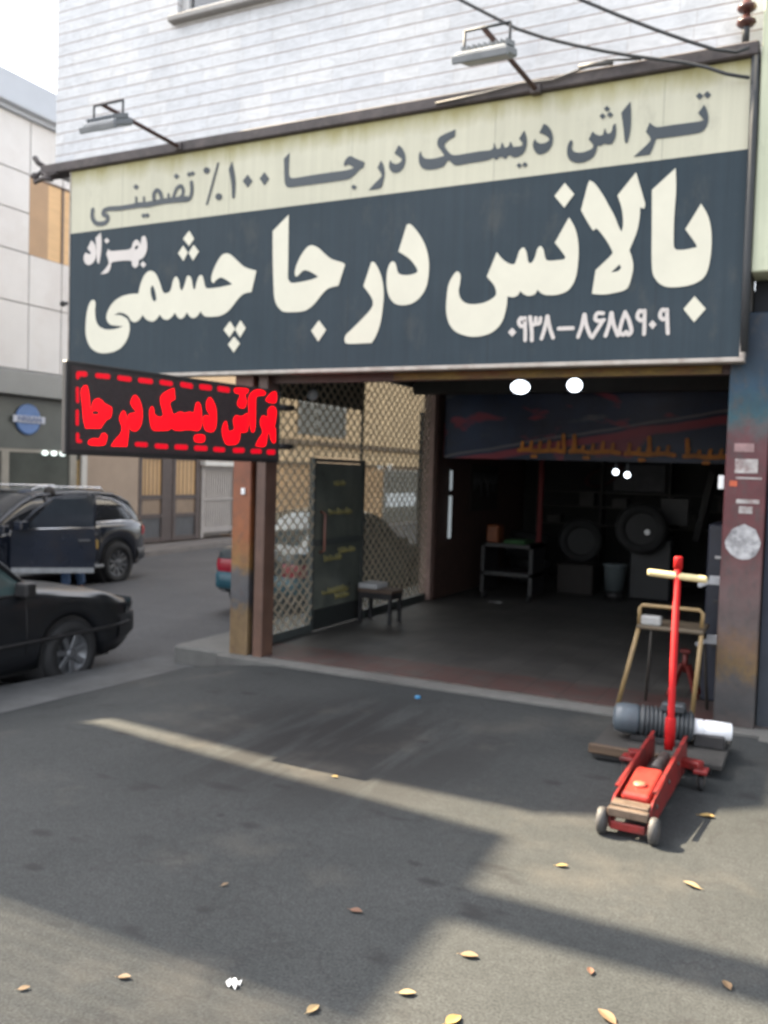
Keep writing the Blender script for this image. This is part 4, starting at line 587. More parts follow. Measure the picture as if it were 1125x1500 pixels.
BX = thing('switch_box', 'small white switch box resting on the ochre metal stand', 'box', (-1.07, 6.64, .685))
obj('body', MB().box(-1.14, -1.0, 6.605, 6.69, .686, .755, .012, seg=2), mat('grubby_white', (.30, .30, .29), .5, .15, 8), BX)
obj('socket', MB().lathe([(.02, 0), (.02, .006)], (-1.07, 6.606, .72), (0, -1, 0)), mat('grey_socket', (.3, .3, .3), .5), BX)

DL = thing('dolly', 'low dark dolly platform with a worn wooden edge, carrying the motor', 'dolly', (-.82, 5.95, 0))
obj('deck', MB().box(-1.17, -.40, 5.66, 6.32, .055, .085, .004), mat('dolly_deck', (.035, .033, .031), .8, .3, 6, .2), DL)
obj('wood_edge', MB().box(-1.18, -.56, 5.625, 5.66, .045, .10, .005), mat('worn_wood', (.085, .055, .034), .7, .3, 5, .2, stretch=(.6, 6, 6)), DL)
for x in (-1.08, -.48):
    for y in (5.74, 6.22): obj('wheel', MB().lathe([(.012, -.015), (.027, -.012), (.027, .012), (.012, .015)], (x, y, .028), (1, 0, 0)), M_rub, DL)
mb = MB(); mb.box(-1.16, -.60, 5.66, 5.70, .012, .055); obj('skirt', mb, M_black, DL)
MO = thing('electric_motor', 'grey electric motor lying on the dolly with a white cylinder on its shaft', 'motor', (-.8, 6.0, .085))
Cm = Vector((-.80, 5.98, .205)); ax = Vector((1, .22, -.05)).normalized()
M_mg = mat('motor_grey', (.04, .046, .052), .45, .25, 8, dirt=(.04, .04, .042), dscale=8)
obj('end_bell', MB().lathe([(.05, -.30), (.085, -.285), (.095, -.24), (.095, -.16), (.085, -.14)], Cm, ax), mat('motor_bluegrey', (.075, .093, .11), .4, .2, 8, dirt=(.06, .06, .065), dscale=9), MO)
pr = [(.07, -.14)]
for k in range(12): pr += [(.088, -.135+k*.026), (.088, -.125+k*.026), (.10, -.124+k*.026), (.10, -.112+k*.026)]
pr += [(.08, .19)]
obj('finned_body', MB().lathe(pr, Cm, ax), M_mg, MO)
obj('terminal_box', MB().box(-.80, -.66, 5.92, 6.02, .29, .345, .01), M_mg, MO)
obj('white_cylinder', MB().lathe([(.05, .19), (.056, .195), (.056, .245), (.05, .25), (.05, .258), (.056, .263), (.056, .415), (.05, .42)], Cm, ax), mat('white_roller', (.80, .81, .84), .35, .04, 8), MO)
obj('foot', MB().box(-.98, -.64, 5.90, 6.08, .086, .125, .006), M_black, MO)
obj('bearing_block', MB().box(-.60, -.42, 5.97, 6.15, .086, .17, .008), M_black, MO)

for o_ in (DL, MO): o_.location.x -= .04; o_.location.y -= .20
BN = thing('bench', 'low black bench against the lattice with a white slab on its brown top', 'bench', (-4.5, 9.1, 0))
obj('seat', MB().box(-4.74, -4.30, 8.93, 9.25, .36, .40, .006), mat('bench_brown', (.11, .075, .055), .7, .2, 6), BN)
obj('apron', MB().box(-4.73, -4.31, 8.94, 9.24, .29, .36), M_black, BN)
for x in (-4.71, -4.33):
    for y in (8.96, 9.22): obj('leg', MB().box(x-.018, x+.018, y-.018, y+.018, .012, .30), M_black, BN)
single('white_slab', MB().box(-4.74, -4.50, 8.94, 9.24, .401, .46, .008), mat('white_foam', (.42, .42, .42), .8, .1, 8), 'white foam slab lying on the low black bench', 'slab', (-4.62, 9.09, .401))

# leaves and litter on the asphalt
def leaf(x, y, s, rz, m, name, label, group='fallen leaves on the asphalt', cat='leaf', curl=.16):
    s *= .78; L_ = 8; z0 = gz(x)+.006
    def fn(i, j):
        u = i/L_; v = j/4-.5; wd = s*.62*math.sin(PI*min(1, u*.98+.02))**.8*(1-.25*u)
        return (s*(u-.5), wd*v, s*curl*(abs(v)*1.1*math.sin(PI*u)+.28*u*u)+.001)
    b = MB().grid(fn, L_+1, 5); b.tube([(-s*.72, 0, .002), (-s*.5, 0, .002)], s*.018, 5)
    o = obj(name, b, m); o.location = (x, y, z0); o.rotation_euler = (rr.uniform(-.12, .12), rr.uniform(-.1, .1), rz)
    tag(o, label, cat, group)
LY = [mat('leaf_yellow', (.28, .19, .065), .6, .2, 20), mat('leaf_tan', (.17, .11, .06), .65, .2, 20), mat('leaf_pale', (.26, .19, .10), .6, .15, 20), mat('leaf_brown', (.13, .065, .04), .7, .25, 20)]
for x, y, s, rz, k, lb in ((-.96, 3.85, .07, .3, 0, 'small yellow leaf in the sunlit patch before the jack'), (-.42, 3.95, .10, 2.8, 2, 'pale yellow leaf lying flat in the sun right of the jack'), (-.45, 4.82, .10, .1, 0, 'yellow leaf at the shadow edge beside the jack'), (-1.06, 2.95, .085, .2, 1, 'tan leaf on the sunlit ground below the shadow band'), (-1.16, 2.63, .075, .5, 2, 'pale leaf left of the yellow one at the bottom edge'), (-1.39, 2.40, .075, 1.4, 2, 'pale upright-curled leaf at the edge of the large shadow'), (-.97, 2.57, .09, 1.2, 0, 'bright yellow leaf cut by the bottom edge'), (-.21, 3.22, .075, 2.0, 1, 'tan curled leaf inside the dark shadow band near the right edge'), (-.54, 2.83, .10, 2.6, 1, 'tan leaf near the bottom right of the ground'), (-.65, 3.07, .06, 1.9, 3, 'small brown leaf below the shadow band'), (-1.57, 3.03, .07, .1, 3, 'reddish brown leaf in the middle of the large shadow'), (-2.04, 2.24, .06, .4, 1, 'faint tan leaf on the lower left sunlit ground'), (-2.28, 2.03, .05, .9, 1, 'small tan leaf at the left edge of the ground'), (-2.15, 2.95, .045, 1.1, 1, 'tiny tan leaf in the shadow left of centre'), (-2.4, 4.32, .05, .5, 0, 'tiny yellow leaf on the strip of sunlight')):
    leaf(x, y, s, rz, LY[k], 'leaf', lb)
mb = MB(); mb.grid(lambda i, j: (.024*(i/6-.5)*2, .02*(j/6-.5)*2, .009+.009*math.sin(i*1.9)*math.cos(j*1.6)), 7, 7); o = obj('tissue', mb, mat('tissue', (.55, .57, .60), .9, .05, 10)); o.location = (-1.70, 2.39, .0); tag(o, 'crumpled white tissue at the shadow edge on the lower left', 'tissue')
single('bottle_cap', MB().lathe([(.022, 0), (.024, .004), (.022, .016), (.016, .018)], (-2.73, 6.2, .0)), mat('cap_blue', (.05, .22, .42), .4, .1, 8), 'small blue bottle cap before the workshop threshold', 'bottle cap', (-2.73, 6.2, 0))

# ------------------------------------------------------------------ inside the workshop
def pt(cx, cz, y): return Vector((cx, y, cz))
M_lamp = mat('lamp_glow', (.9, .93, 1), .4, 0, 5, emit=(.80, .90, 1.0), es=1.1)
for x, y, z, sx, lb in ((-2.90, 9.0, 2.69, 1.35, 'lit white ceiling lamp, the wider and nearer the lattice of the two big ones'), (-2.32, 9.0, 2.70, 1.05, 'lit white ceiling lamp, the rounder one above the middle of the banner')):
    T = thing('ceiling_lamp', lb, 'lamp', (x, y, z), group='lit lamps hanging in the workshop')
    obj('bulb', MB().ball((x, y, z), .075, (sx, sx, .95)), M_lamp, T); obj('cap', MB().lathe([(.03, 0), (.05, .02), (.03, .05), (.012, .06), (.012, .20)], (x, y, z+.07)), M_black, T)
for x, z, lb in ((-2.88, 1.86, 'small lit bulb under the banner, the higher one'), (-2.70, 1.82, 'small lit bulb under the banner, the lower one')):
    T = thing('work_bulb', lb, 'bulb', (x, 13.9, z), group='small lit bulbs at the back of the workshop')
    obj('bulb', MB().ball((x, 13.9, z), .048), M_lamp, T); obj('cord', MB().tube([(x, 13.9, z+.04), (x, 13.9, 2.95)], .006, 6), M_black, T)
T = thing('globe_lamp', 'pale round globe lamp under the dark transom behind the lattice', 'lamp', (-4.62, 7.62, 2.62))
obj('globe', MB().ball((-4.62, 7.62, 2.50), .055), mat('globe_white', (.55, .60, .68), .3, .05, 5), T); obj('stem', MB().tube([(-4.62, 7.62, 2.55), (-4.62, 7.62, 2.95)], .008, 6), M_black, T)
T = thing('reflection_tube', 'upright pale reflection added as a glowing tube on the brown wall beside the lattice', 'lamp', (-4.69, 11.56, .8))  # glow added in place of a reflection, no lamp stands here
obj('tube', MB().tube([(-4.69, 11.56, 1.52), (-4.69, 11.56, 1.80)], .022, 8).tube([(-4.69, 11.56, .84), (-4.69, 11.56, 1.44)], .026, 8), mat('reflection_glow', (.6, .65, .68), .4, .0, 5, emit=(.75, .85, .9), es=.06), T)
obj('holder', MB().box(-4.718, -4.70, 11.54, 11.58, .80, 1.84), M_black, T)
obj_ = single('red_sign', MB().box(-4.715, -4.69, 11.30, 11.55, 1.98, 2.45), mat('dull_red', (.20, .02, .015), .6, .3, 8), 'dull red board fixed on the brown wall at the mouth of the workshop', 'board', (-4.7, 11.4, 1.98))
BA = thing('banner', 'dark navy banner with red streaks and orange lettering hung across the workshop', 'banner', (-2.6, 11.2, 1.97))
mbn, tn, bn, Nn, Ln = nodes_mat('banner_print'); v = objvec(tn); s = sepxyz(tn, v)
cc = ramp(tn, noise(tn, v, 1.6, 5, .6), [(.35, (.005, .012, .04)), (.7, (.012, .032, .095))])
ln = math_n(tn, 'SUBTRACT', s[2], math_n(tn, 'MULTIPLY', s[0], .17))
ln = math_n(tn, 'ADD', ln, math_n(tn, 'MULTIPLY', math_n(tn, 'SUBTRACT', noise(tn, v, .9, 2), .5), .12))
cc = mixc(tn, ramp(tn, ln, [(.20, 0.0), (.24, .9), (.30, .9), (.33, 0.0)]), cc, (.30, .025, .05))
cc = mixc(tn, ramp(tn, ln, [(.345, 0.0), (.36, .6), (.375, .6), (.39, 0.0)]), cc, (.22, .20, .22))
cc = mixc(tn, ramp(tn, noise(tn, mapping(tn, v, (1.3, 1, 2.4), (0, .3, 0), (4, 0, 1)), 1.0, 3, .5, .6), [(.60, 0.0), (.66, .8)]), cc, (.26, .022, .05))
cc = mixc(tn, ramp(tn, noise(tn, mapping(tn, v, (1.2, 1, 5), (0, -.2, 0), (1, 0, 6)), 1.0, 4, .6), [(.62, 0.0), (.70, .6)]), cc, (.13, .14, .16))
Ln(cc, bn.inputs['Base Color']); bn.inputs['Roughness'].default_value = .4
obj('cloth', MB().grid(lambda i, j: (-4.66+i*.2125, 11.2+.02*math.sin(i*.8)*j*.2, 1.97+j*.18), 21, 6), mbn, BA)
ws = []; rw = random.Random(5)
def wordst(x0, x1, zb, tall):
    n = max(3, int((x1-x0)/.11)); P_ = []
    for i in range(n+1):
        x = x0+(x1-x0)*i/n; P_.append((x, zb+.01*math.sin(i*2.1)))
        if i < n: ws.append(([(x+.03, zb), (x+.045, zb+rw.uniform(.06, .12))], .045))
    ws.append((P_, .055))
    for t in tall: ws.append(([(x0+(x1-x0)*t, zb), (x0+(x1-x0)*t-.015, zb+.20)], .05))
    ws.append(([(x0+(x1-x0)*.3, zb-.075), (x0+(x1-x0)*.3+.05, zb-.075)], .045))
for x0, x1, zb, tl in ((-3.58, -2.98, 2.09, (1.0,)), (-2.90, -2.28, 2.085, (.1,)), (-2.20, -1.62, 2.07, (.5,)), (-1.50, -.75, 2.05, (.05, .8))): wordst(x0, x1, zb, tl)
obj('lettering', lettering([], [], ws, Matrix(((1, 0, 0, 0), (0, 0, -1, 11.165), (0, 1, 0, 0), (0, 0, 0, 1)))), mat('orange_print', (.50, .17, .012), .5, .4, 6), BA, fixn=False)
obj('top_rod', MB().tube([(-4.68, 11.2, 2.885), (-.38, 11.2, 2.885)], .02, 8), M_black, BA)
single('notice_board', MB().box(-3.15, -2.30, 15.05, 15.095, 1.55, 2.0, .005), mat('grey_board', (.07, .066, .068), .6, .3, 5), 'grey notice board on the back wall under the small bulbs', 'board', (-2.7, 15.1, 1.55))
SH = thing('wall_shelf', 'long dim shelf unit with rows of small goods along the back wall', 'shelf', (-2.5, 14.9, 0))
mb = MB()
for z in (.95, 1.25, 1.5): mb.box(-4.4, -.5, 14.75, 15.08, z, z+.03)
for x in (-4.4, -3.3, -2.2, -.53): mb.box(x, x+.03, 14.75, 15.08, .012, 2.3)
obj('rack', mb, mat('shelf_brown', (.05, .045, .04), .7, .3, 4), SH)
rg = random.Random(2); x = -4.2; M_gd_ = mat('dim_goods', (.055, .05, .046), .7, .6, 2.3)
while x < -.8:
    zz = rg.choice((.981, 1.281)); hh = rg.uniform(.12, .24); single('carton', MB().box(x, x+.24, 14.78, 15.0, zz, zz+hh, .004), M_gd_, 'dim small carton standing on the back wall shelf of the workshop', 'carton', (x, 14.9, zz), 'cartons on the back shelf'); x += .55
def tyre(name, lb, c, ax_, r=.33, wd=.2, group=None):
    T = thing(name, lb, 'tyre', c, group=group); a = Vector(ax_).normalized()
    obj('rubber', MB().lathe([(r*.62, -wd/2), (r*.9, -wd/2), (r, -wd*.32), (r, wd*.32), (r*.9, wd/2), (r*.62, wd/2), (r*.58, 0)], c, a, 32, False), M_rub, T)
    obj('rim', MB().lathe([(r*.61, -wd*.40), (r*.5, -wd*.25), (r*.12, -wd*.2), (r*.1, wd*.3), (r*.61, wd*.4)], c, a, 24), mat('dim_rim', (.02, .02, .021), .5, .2, 8), T)
WB = thing('wheel_balancer', 'dark wheel balancing machine below the notice board', 'machine', (-2.2, 13.2, 0))
obj('cabinet', MB().box(-2.45, -1.85, 13.0, 13.6, .012, .92, .03), mat('machine_dark', (.016, .017, .02), .5, .3, 5), WB)
obj('shaft', MB().tube([(-2.15, 13.1, 1.02), (-2.15, 12.65, 1.02)], .04), M_steel, WB)
obj('screen', MB().box(-2.1, -1.7, 13.35, 13.45, 1.1, 1.5, .01), M_black, WB)
obj('hood_arm', MB().bar((-1.55, 13.2, .9), (-1.35, 13.1, 1.9), .10, .10), M_black, WB)
tyre('tyre', 'large black tyre mounted on the wheel balancing machine', (-2.25, 12.75, 1.06), (.25, -1, 0), .36, .2, 'tyres in the dark workshop')
tyre('tyre', 'black tyre standing on the crate left of the balancing machine', (-3.22, 13.2, .80), (.4, -1, 0), .33, .2, 'tyres in the dark workshop')
single('crate', MB().box(-3.5, -2.95, 12.95, 13.5, .012, .47, .02), mat('crate_dark', (.025, .02, .018), .7, .3, 6), 'dark crate carrying a tyre at the back of the workshop', 'crate', (-3.2, 13.2, 0))
for k_, (x, y, z) in enumerate(((-4.25, 13.9, .13), (-4.2, 13.95, .335), (-4.28, 13.88, .54), (-4.22, 13.92, .745))): tyre('tyre', 'black tyre lying in the tall stack in the back corner of the workshop', (x, y, z), (.05*(k_ % 2), .04, 1), .33, .2, 'stacked tyres in the back corner')
for k_, x in enumerate((-1.25, -1.0)): tyre('tyre', 'black tyre leaning on the shelf near the painted column', (x, 14.4, .34), (.35, -1, .15), .33, .19, 'tyres leaning by the shelf')
single('air_hose', MB().tube([(-3.3+.32*math.cos(a*.42)*(1-.004*a), 15.0-.02*(a % 5), 2.0-.30*abs(math.sin(a*.21))-.15*math.sin(a*.42)) for a in range(60)], .014, 6), mat('hose_dark', (.05, .012, .012), .6), 'dark red air hose coiled on the back wall of the workshop', 'hose', (-3.3, 15, 1.9))
single('hanging_cable', MB().tube(catenary((-4.6, 12.0, 2.9), (-.6, 12.6, 2.85), .5), .012, 6), M_black, 'black cable sagging under the workshop ceiling', 'cable', (-2.6, 12.3, 2.6))
TB = thing('tool_board', 'dark board of hung hand tools on the brown wall of the workshop', 'tool board', (-4.7, 13.0, 1.2))
obj('board', MB().box(-4.718, -4.70, 12.4, 13.6, 1.2, 1.9), mat('board_dark', (.03, .022, .018), .8), TB)
rt = random.Random(9)
for k_ in range(11): obj('spanner', MB().tube([(-4.69, 12.5+k_*.1, 1.78), (-4.69, 12.5+k_*.1+.01, 1.78-rt.uniform(.15, .4))], .012, 6), mat('dull_steel', (.14, .14, .145), .45, .2, 9, 0, .7), TB)
BK = thing('bucket', 'pale plastic bucket standing before the balancing machine', 'bucket', (-2.62, 12.9, 0))
obj('body', MB().lathe([(.13, .012), (.165, .36), (.175, .37), (.175, .40), (.16, .40)], (-2.62, 12.9, .12)), mat('bucket_pale', (.13, .155, .165), .5, .1, 6), BK)
obj('stool', MB().lathe([(.14, .012), (.14, .12)], (-2.62, 12.9, 0)), M_black, BK)
TCt = thing('tool_cart', 'dark tool cart with an orange case and a green cloth', 'cart', (-3.9, 12.0, 0))
obj('frame', MB().box(-4.25, -3.5, 11.7, 12.3, .35, .40).box(-4.25, -3.5, 11.7, 12.3, .75, .80).box(-4.25, -4.2, 11.7, 12.3, .1, .8).box(-3.55, -3.5, 11.7, 12.3, .1, .8), M_black, TCt)
for x in (-4.2, -3.55): obj('wheel', MB().lathe([(.05, -.02), (.05, .02)], (x, 11.75, .062), (1, 0, 0)), M_rub, TCt)
single('orange_case', MB().box(-4.2, -4.02, 11.75, 12.0, .801, 1.05, .02), mat('case_orange', (.18, .05, .014), .5, .2, 6), 'orange case standing on the tool cart', 'case', (-4.1, 11.9, .8))
single('green_cloth', MB().box(-3.92, -3.60, 11.66, 12.1, .802, .86, .02), mat('cloth_green', (.025, .08, .025), .8, .3, 6), 'green cloth lying over the tool cart', 'cloth', (-3.8, 11.9, .8))
single('red_post', MB().box(-4.02, -3.95, 13.6, 13.66, .012, 2.05), mat('post_red', (.22, .02, .02), .5, .2, 6), 'slim red post beside the shelf in the dark workshop', 'post', (-4, 13.6, 0))
CB = thing('tool_cabinet', 'dark blue-black tool cabinet just inside the painted column', 'cabinet', (-.52, 7.6, 0))
obj('body', MB().box(-.78, -.36, 7.35, 8.0, .012, 1.42, .012), mat('cabinet_dark', (.016, .019, .03), .45, .3, 6), CB)
for z in (.45, .8, 1.15): obj('drawer_handle', MB().box(-.72, -.45, 7.335, 7.348, z, z+.02), M_steel if z > 1 else M_black, CB)
JS = thing('jack_stand', 'red jack stand on the floor beside the dark cabinet', 'jack stand', (-.92, 7.45, 0))
mb = MB()
for sx, sy in ((-1, -1), (1, -1), (1, 1), (-1, 1)): mb.bar((-.92+sx*.11, 7.45+sy*.11, .012), (-.92+sx*.025, 7.45+sy*.025, .26), .03, .03)
mb.tube([(-.92, 7.45, .2), (-.92, 7.45, .36)], .022); mb.box(-.96, -.88, 7.41, 7.49, .36, .385, .005); obj('body', mb, mat('stand_red', (.10, .012, .01), .5, .2, 8), JS)
single('paper_scrap', MB().grid(lambda i, j: (i*.03-.09, j*.03-.06, .002+.006*math.sin(i+j)), 7, 5), mat('paper', (.5, .5, .5), .8), 'pale scrap of paper on the dark workshop floor', 'paper', (0, 0, 0)).location = (-3.9, 12.0-.6, .016)

# ------------------------------------------------------------------ neighbouring shop
NB = thing('neighbour_shop', 'neighbouring shop with a pale yellowish fascia over a blue painted front', 'building', (1.5, 6.8, 0))
obj('upper_wall', MB().box(-.49, 9, 6.93, 20, 3.3, 9.07), mat('neighbour_render', (.55, .55, .50), .8, .1, 3), NB)
obj('fascia', MB().box(-.505, 6, 6.58, 6.92, 3.20, 5.4, .01), sign_mat('fascia_yellowish', (.46, .49, .36), (.53, .555, .42)), NB)
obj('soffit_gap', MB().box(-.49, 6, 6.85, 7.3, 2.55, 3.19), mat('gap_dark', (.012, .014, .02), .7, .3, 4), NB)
obj('front', MB().box(-.335, 6, 6.80, 6.95, .004, 2.549), paint_mat('blue_front', [(0, (.04, .047, .056)), (.3, (.02, .026, .045)), (.6, (.012, .022, .045)), (.8, (.01, .045, .085)), (1, (.006, .015, .03))], 2.6, (.02, .03, .05), .5), NB)

# ------------------------------------------------------------------ across the side street: showroom
W = thing('showroom_building', 'white panelled car showroom with grey cornice and dark shop window across the street', 'building', (-15.3, 11, -.3))
FX = -15.3
obj('core', MB().box(-27, FX-.02, 2.5, 16.9, -.3, 9.3), mat('joint_grey', (.30, .29, .29), .8, .15, 4), W)
zs = [3.67, 5.07, 6.13, 6.97, 7.78, 8.90]; yj = [2.5]+[13.5-.86*k for k in range(12, 0, -1)]+[13.5, 14.4, 15.25, 16.08, 16.9]
mb = MB()
for i in range(len(yj)-1):
    for k in range(5):
        if k in (2, 3) and 13.4 < yj[i] < 15.0: continue
        mb.box(FX-.02, FX+.012, yj[i]+.012, yj[i+1]-.012, zs[k]+.012, zs[k+1]-.012, .004)
obj('wall_panels', mb, mat('white_panel', (.60, .585, .575), .4, .05, .6, dirt=(.50, .46, .44), dscale=.5, damt=.5), W)
wd = obj('window', MB().box(FX-.018, FX-.004, 13.5, 15.25, 6.13, 7.78), mat('tan_reflection', (.58, .37, .18), .4, .10, 1.5, stretch=(1, 1, 6)), W)  # tan and brown panels paint the reflection of a sunlit building
obj('side_reflection', MB().box(FX-.004, FX+.002, 13.5, 14.0, 6.13, 7.76), mat('brown_reflection', (.36, .23, .13), .5, .10, 2), wd)
obj('frame', MB().box(FX-.004, FX+.02, 14.37, 14.43, 6.13, 7.78).box(FX-.004, FX+.02, 13.5, 15.25, 7.74, 7.78), mat('window_bronze', (.14, .10, .08), .5), wd)
obj('cornice', MB().box(-27.2, FX+.28, 2.2, 17.1, 8.98, 9.6, .02).box(-27, FX+.12, 2.4, 17.0, 8.90, 8.98), mat('cornice_grey', (.42, .45, .50), .5, .06, 1), W)
obj('canopy', MB().box(FX-.02, FX+.30, 2.5, 16.9, 3.11, 3.62, .02), mat('canopy_grey', (.24, .245, .24), .5, .08, 1), W)
sf = obj('shop_window', MB().box(FX-.018, FX+.004, 2.5, 15.0, -.24, 3.10), mat('dark_showroom_glass', (.055, .062, .055), .12, .3, .9), W)
mb = MB()
for y in (11.5, 12.92, 14.78): mb.box(FX+.004, FX+.05, y-.09, y+.09, -.24, 1.95)
mb.box(FX+.004, FX+.03, 2.5, 15.0, 1.93, 2.0); obj('mullion', mb, mat('mullion_beige', (.30, .28, .24), .6, .15, 3), sf)
obj('fascia_glass', MB().box(FX+.004, FX+.04, 2.5, 15.0, 2.0, 3.10), mat('fascia_dark', (.085, .092, .085), .35, .2, 1), sf)
mb = MB()
for y in (13.95, 14.2, 14.45): mb.ball((FX+.06, y, 1.93), .055, (1, 1.3, 1), 10)
obj('lit_tube', mb, mat('shop_tube', (.8, .85, .85), .4, 0, 5, emit=(.85, 1, .95), es=.35), sf)
obj('figure_poster', MB().box(FX+.006, FX+.012, 14.9, 15.0, .6, 1.8), mat('poster_ochre', (.30, .21, .09), .6, .5, 4), sf)
em = obj('emblem', MB().lathe([(.30, 0), (.33, .02), (.33, .04), (.29, .05)], (FX+.04, 13.47, 2.63), (1, 0, 0), 32), mat('emblem_blue', (.10, .19, .42), .3, .1, 4), sf)
obj('emblem_bar', MB().box(FX+.092, FX+.115, 13.05, 13.90, 2.555, 2.705, .008), mat('emblem_silver', (.45, .48, .56), .3, .08, 5), em)
me = text_mesh('NISSAN', .15, .004); b = bmesh.new(); b.from_mesh(me); b.transform(Matrix(((0, 0, 1, FX+.12), (1, 0, 0, 13.475), (0, 1, 0, 2.63), (0, 0, 0, 1))) @ Matrix.Scale(1.25, 4, (1, 0, 0))); obj('emblem_lettering', b, mat('emblem_ink', (.08, .12, .26), .4), em, fixn=False)
# unseen slabs on posts, added above the showroom to shade the forecourt in bands
mb = MB(); ZC = 14.5; dX, dY = SUN.x/SUN.z*14.5, SUN.y/SUN.z*14.5
def slab(pts): mb.prism([(x+dX, y+dY, ZC) for x, y in pts], (0, 0, .1))
slab([(-14, 2.40), (-1.30, 2.40), (-1.36, 4.06), (-3.0, 4.22), (-4.6, 4.42), (-14, 4.42)])
slab([(-14, 4.42), (-4.5, 4.42), (-4.44, 4.54), (-14, 4.54)])
slab([(-14, 4.54), (-4.4, 4.54), (-2.9, 4.41), (-1.35, 4.40), (-.9, 4.62), (-.25, 5.15), (-.2, 9.5), (-14, 9.5)])
slab([(-7, 9.5), (-.2, 9.5), (-.2, 17), (-7, 17)])  # added to keep the sun off the workshop floor
slab([(-1.33, 3.16), (2.6, 3.16), (2.6, 3.44), (-1.34, 3.46)])
for k_ in range(12):                                       # added slats that half-shade the lower left ground
    y_ = 2.33-.085*k_; slab([(-14, y_), (-1.28, y_), (-1.28, y_+.046), (-14, y_+.046)])
for x in (-27.5, -22, -17.5):
    for y in (3.6, 6.6, 9.6): mb.box(x-.06, x+.06, y-.06, y+.06, 9.3, ZC)
obj('shade_slabs', mb, M_trim, W)

# ------------------------------------------------------------------ gates and the tan house beyond
RS = thing('tan_house', 'long tan house with an ochre base seen through the lattice', 'building', (-15.5, 30, -.3))
obj('upper_wall', MB().box(-24, -15.42, 16.95, 75, 1.95, 8.5), mat('tan_render', (.80, .57, .34), .85, .14, 1.2, dirt=(.6, .42, .25), dscale=.5, damt=.5), RS)
obj('base_wall', MB().box(-24, -15.40, 21.2, 75, -.3, 1.95).box(-24, -15.40, 16.95, 17.0, -.3, 1.95), mat('ochre_stone', (.58, .36, .19), .85, .2, 1.0, dirt=(.36, .23, .13), dscale=.8, damt=.7), RS)
obj('string_course', MB().box(-15.42, -15.30, 21.2, 75, 2.55, 2.72).box(-15.42, -15.34, 21.2, 75, 1.90, 2.0), mat('dark_course', (.20, .14, .09), .8, .2, 2), RS)
for y0, y1, z0, z1, nm in ((24.6, 27.6, 2.9, 3.9, 'window'), (31.0, 34.2, -.28, 1.75, 'door'), (36, 41, 2.9, 4.3, 'window')):
    a = obj(nm, MB().box(-15.415, -15.395, y0, y1, z0, z1), mat('house_dark_glass', (.16, .15, .13), .3, .3, 2), RS)
    obj('frame', MB().box(-15.395, -15.36, y0-.1, y0, z0, z1).box(-15.395, -15.36, y1, y1+.1, z0, z1).box(-15.395, -15.36, y0-.1, y1+.1, z1, z1+.1), mat('house_frame', (.35, .33, .30), .6), a)
obj('door_panel', MB().box(-15.394, -15.38, 31.2, 34.0, .35, .9), M_white, a)
obj('beige_wall', MB().box(-15.318, -15.27, 15.02, 16.94, -.3, 3.1), mat('beige_render', (.34, .265, .205), .85, .1, 1.2), RS)
obj('white_strip', MB().box(-15.268, -15.22, 15.02, 15.17, -.3, 3.0), mat('strip_pale', (.52, .51, .48), .6, .08, 3), RS)
G1 = thing('metal_gate', 'dark brown double gate with glazed leaves painted with an amber reflection and lower panels', 'gate', (-15.35, 18.1, -.24))
M_gt = mat('gate_brown', (.075, .055, .05), .5, .2, 5)
mb = MB()
for y0, y1 in ((17.0, 17.12), (17.86, 17.98), (18.3, 18.42), (19.24, 19.40)): mb.box(-15.40, -15.30, y0, y1, -.24, 2.5)
for z0, z1 in ((-.24, -.12), (.38, .48), (.86, .97), (1.9, 2.0), (2.4, 2.5)):
    mb.box(-15.39, -15.31, 17.12, 17.86, z0, z1); mb.box(-15.39, -15.31, 18.42, 19.24, z0, z1)
mb.box(-15.39, -15.32, 17.98, 18.3, -.24, 2.5); obj('frame', mb, M_gt, G1)
M_am = mat('amber_reflection', (.55, .36, .18), .25, .12, 2); M_gp = mat('gate_tan_panel', (.24, .17, .115), .5, .15, 3); M_gd = mat('gate_dark_panel', (.07, .07, .075), .5, .2, 4)  # amber panes carry the reflection of sunlit walls in their colour
for y0, y1 in ((17.12, 17.86), (18.42, 19.24)):
    g = obj('glazed_panel', MB().box(-15.37, -15.35, y0, y1, .97, 1.9), M_am, G1)
    mb = MB()
    for k in range(1, 5): mb.box(-15.349, -15.335, y0+(y1-y0)*k/5-.025, y0+(y1-y0)*k/5+.025, .97, 1.9)
    obj('bars', mb, mat('gate_bar', (.26, .17, .10), .5), g)
    obj('middle_panel', MB().box(-15.37, -15.34, y0, y1, .48, .86), M_gp, G1); obj('lower_panel', MB().box(-15.37, -15.34, y0, y1, -.12, .38), M_gd, G1); obj('top_panel', MB().box(-15.37, -15.34, y0, y1, 2.0, 2.4), M_gd, G1)
G2 = thing('louvred_gate', 'pale grey louvred gate with a white lintel next to the dark double gate', 'gate', (-15.35, 20.3, -.24))
mb = MB(); mb.box(-15.38, -15.30, 19.5, 19.6, -.24, 1.75); mb.box(-15.38, -15.30, 20.95, 21.1, -.24, 1.75); mb.box(-15.38, -15.31, 19.6, 20.95, -.10, .05); mb.box(-15.38, -15.31, 19.6, 20.95, 1.65, 1.75); mb.box(-15.38, -15.31, 19.6, 20.95, .80, .86); obj('frame', mb, mat('pale_gate', (.33, .30, .28), .5, .1, 4), G2)
mb = MB()
for k in range(13): mb.box(-15.37, -15.335, 19.62+k*.102, 19.685+k*.102, .05, 1.65)
obj('louvres', mb, mat('louvre_grey', (.38, .345, .32), .5, .1, 4), G2); obj('backing', MB().box(-15.39, -15.375, 19.55, 21.05, -.2, 1.75), mat('gate_back', (.17, .15, .135), .6), G2)
obj('lintel', MB().box(-15.39, -15.15, 19.45, 21.15, 1.76, 1.90, .01), mat('white_lintel', (.62, .60, .56), .6, .08, 4), G2)

